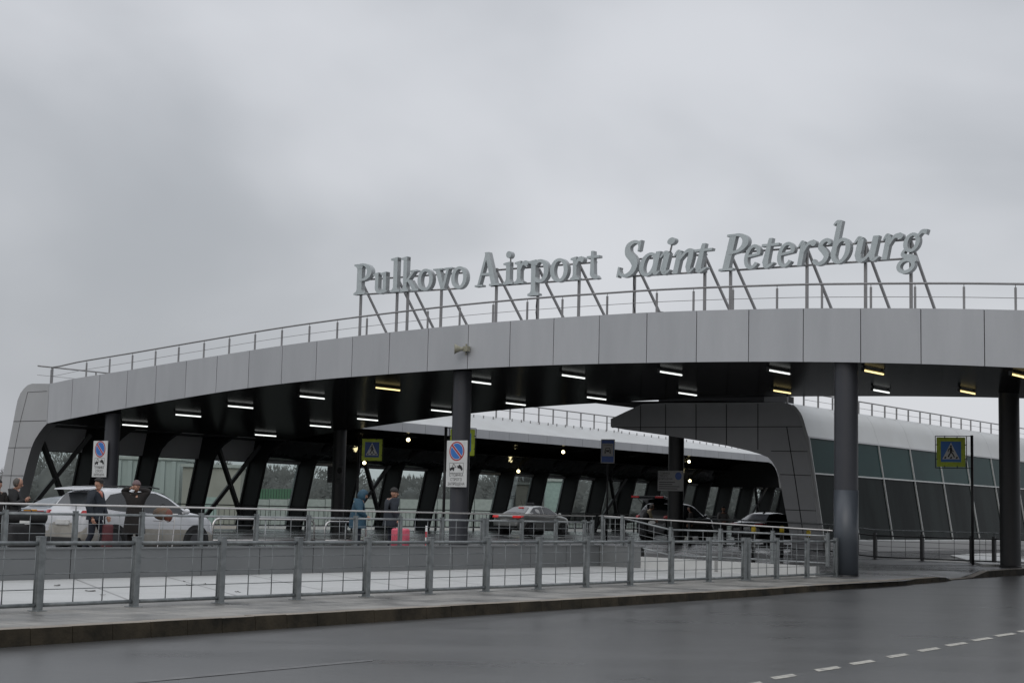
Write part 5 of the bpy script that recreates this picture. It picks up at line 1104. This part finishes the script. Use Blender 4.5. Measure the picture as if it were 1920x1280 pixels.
hoop(400, 590, 973, 9.6, 'long shiny hoop barrier behind the railing, right of the white crossover')
hoop(610, 686, 978, 9.4, 'short shiny hoop barrier in front of the person in the blue hood')
# bollards
for i, (x, yt, col_, Y, lab) in enumerate(((1413, 986, 1, 56, 'yellow-topped bollard, leftmost of the three in front of the black saloon'), (1466, 985, 1, 58, 'yellow-topped bollard, middle one of the three in front of the black saloon'), (1516, 993, 1, 59, 'black bollard with a yellow top, nearest the big round column'))):
    p = at(x, yt, Y); q = ut(p); zg = terz(q[0], q[1]); o = thing('bollard', lab, 'bollard', W(q[0], q[1], zg), 'yellow-topped bollards')
    b = MB(); b.tube([W(q[0], q[1], zg), W(q[0], q[1], p.z - .25)], .07, 14); b.build('post', m_black, o)
    b = MB(); c = W(q[0], q[1], p.z); b.tube([c - Vector((0, 0, .25)), c - Vector((0, 0, .04)), c], .08, 14, rs=[.085, .085, .04]); b.build('cap', mat('bollard_yellow', (0.55, 0.40, 0.02), .5) if i == 0 else MATS['bollard_yellow'], o)
p = at(800, 985, 44.5); q = ut(p); o = thing('marker_post', 'thin red and white striped marker post behind the railing, left of the middle column', 'marker post', W(q[0], q[1], TZ))
b = MB(); n = 5
for k in range(n): b.tube([W(q[0], q[1], TZ + (p.z - TZ) * k / n), W(q[0], q[1], TZ + (p.z - TZ) * (k + 1) / n)], .035, 10, m=k % 2)
b.build('striped_tube', [m_white, m_red], o)
b = MB(); b.tube([W(q[0], q[1], TZ), W(q[0], q[1], TZ + .03)], .12, 14); b.build('foot', m_tyre, o)

# a few dead leaves and scraps on the pale slabs
for i, (x, y) in enumerate(((108, 1098), (168, 1108), (192, 1116), (345, 1090), (354, 1097), (383, 1095), (446, 1110), (507, 1083))):
    p = onz(x, y, .2); b = MB(); s = random.uniform(.05, .09) * (1.5 if i in (0, 1, 4) else .8)
    pts = [Vector((s * math.cos(a) * random.uniform(.5, 1.2), s * math.sin(a) * random.uniform(.3, 1.0), random.uniform(.004, .03))) for a in [2 * math.pi * k / 8 for k in range(8)]]
    b.add([p + Vector((0, 0, .012))] + [p + q_ for q_ in pts], [(0, k + 1, (k + 1) % 8 + 1) for k in range(8)]); o = b.build('dead_leaf', m_leaf, origin=p)
    setp(o, 'small dark dead leaf lying on the pale slabs', 'leaf', 'dead leaves on the pale slabs')

# ================================================================== BEYOND THE WINDOWS
m_rib = mat('pale_ribbed_cladding', (0.46, 0.50, 0.49), 0.6, c2=(0.40, 0.44, 0.43), scale=.3); m_beigeb = mat('beige_render', (0.42, 0.40, 0.36), 0.8, c2=(0.36, 0.345, 0.31), scale=.4); m_greenf = mat('green_sheeting', (0.10, 0.21, 0.13), 0.7, c2=(0.08, 0.17, 0.105), scale=.5); m_paleg = mat('pale_green_panel', (0.42, 0.52, 0.49), 0.6); m_hedge = mat('hazed_twigs', (0.225, 0.225, 0.225), 1.0, c2=(0.17, 0.168, 0.165), scale=.25); m_wallw = mat('pale_wall', (0.50, 0.52, 0.50), 0.7)  # tree grey is lightened to carry distance haze; no air is modelled
def block(name, label, x0, x1, yt, Y, depth, m_, cat='building', ribs=0, roofm=None):
    a, c = at(x0, yt, Y), at(x1, yt, Y); z = (a.z + c.z) / 2; o = thing(name, label, cat, (a.x, Y, -.35))
    b = MB(); b.box(a.x, c.x, Y, Y + depth, -.4, z); b.build('walls', m_, o)
    if ribs:
        b = MB(); n = int((c.x - a.x) / ribs)
        for k in range(n + 1): b.box(a.x + k * ribs, a.x + k * ribs + ribs * .4, Y - .14, Y, -.35, z - .1)
        b.build('ribs', m_, o)
    b = MB(); b.box(a.x - .15, c.x + .15, Y - .18, Y + depth + .15, z, z + .25); b.build('roof', roofm or m_wallw, o)
    b = MB(); n = max(1, int((c.x - a.x) / 3.2))
    for k in range(n):
        x = lerp(a.x, c.x, (k + .5) / n); b.box(x - .5, x + .5, Y - .16 if ribs else Y - .02, Y, .4, 2.4)
    b.build('doors', m_paleg, o)
block('ribbed_shed', 'pale ribbed metal shed seen through the left windows', 200, 338, 861, 128, 14, m_rib, ribs=.9)
block('beige_block', 'small beige building seen through the fourth window from the left', 343, 452, 876, 122, 8, m_beigeb)
block('beige_kiosk', 'narrow beige kiosk seen through the window above the silver taxi', 968, 993, 908, 160, 5, m_beigeb)
block('pale_green_cabin', 'pale green cabin seen through the window right of the silver taxi', 1024, 1060, 902, 165, 6, m_paleg)
def longwall(name, label, x0, x1, yt, Y, m_, cat):
    a, c = at(x0, yt, Y), at(x1, yt, Y); o = thing(name, label, cat, (a.x, Y, -.35))
    b = MB(); n = 24
    for k in range(n): b.box(lerp(a.x, c.x, k / n) + .03, lerp(a.x, c.x, (k + 1) / n) - .03, Y, Y + .12, -.4, lerp(a.z, c.z, k / n))
    b.build('panels', m_, o)
    b = MB()
    for k in range(n + 1): x = lerp(a.x, c.x, k / n); b.box(x - .08, x + .08, Y + .12, Y + .3, -.4, lerp(a.z, c.z, k / n) + .05)
    b.build('posts', m_galvd, o)
longwall('green_fence', 'green sheet fence standing far beyond the left windows', 452, 575, 916, 170, m_greenf, 'fence')
longwall('pale_boundary_wall', 'long pale boundary wall low beyond the middle windows', 120, 960, 935, 150, m_wallw, 'wall')
# bare trees far off, one mass: lumpy crowns with fine twigs breaking the skyline
b = MB(); rnd = random.Random(3)
for k in range(230):
    x = -170 + k * 2.15 + rnd.uniform(-1.5, 1.5); Y = 300 + rnd.uniform(-25, 40); h = rnd.uniform(8.2, 11.0) + (1.2 if x < -75 else 0) + .8 * math.sin(x * .07)
    b.ball((x, Y + 2, h * .35), h * .36, 0, 12, 9, (rnd.uniform(.8, 1.2), .6, 1.0), True)
    for j in range(460):
        a = rnd.uniform(-.5, 3.64); rr = h * .54 * rnd.uniform(.2, 1.0) ** .45; c = Vector((x + rr * math.cos(a) * .95, Y - rnd.uniform(-.5, 3.5), h * .42 + rr * math.sin(a)))
        d = Vector((math.cos(a) + rnd.uniform(-.5, .5), 0, math.sin(a) + rnd.uniform(-.2, .8))).normalized() * rnd.uniform(.5, 1.3); s_ = Vector((-d.z, 0, d.x)).normalized() * rnd.uniform(.06, .16)
        b.add([c - d * .5 - s_, c - d * .5 + s_, c + d * .5], [(0, 1, 2)])
o = b.build('far_treeline', m_hedge, origin=(0, 300, 0)); setp(o, 'haze-toned mass of bare trees on the skyline beyond the windows', 'trees', kind='stuff')
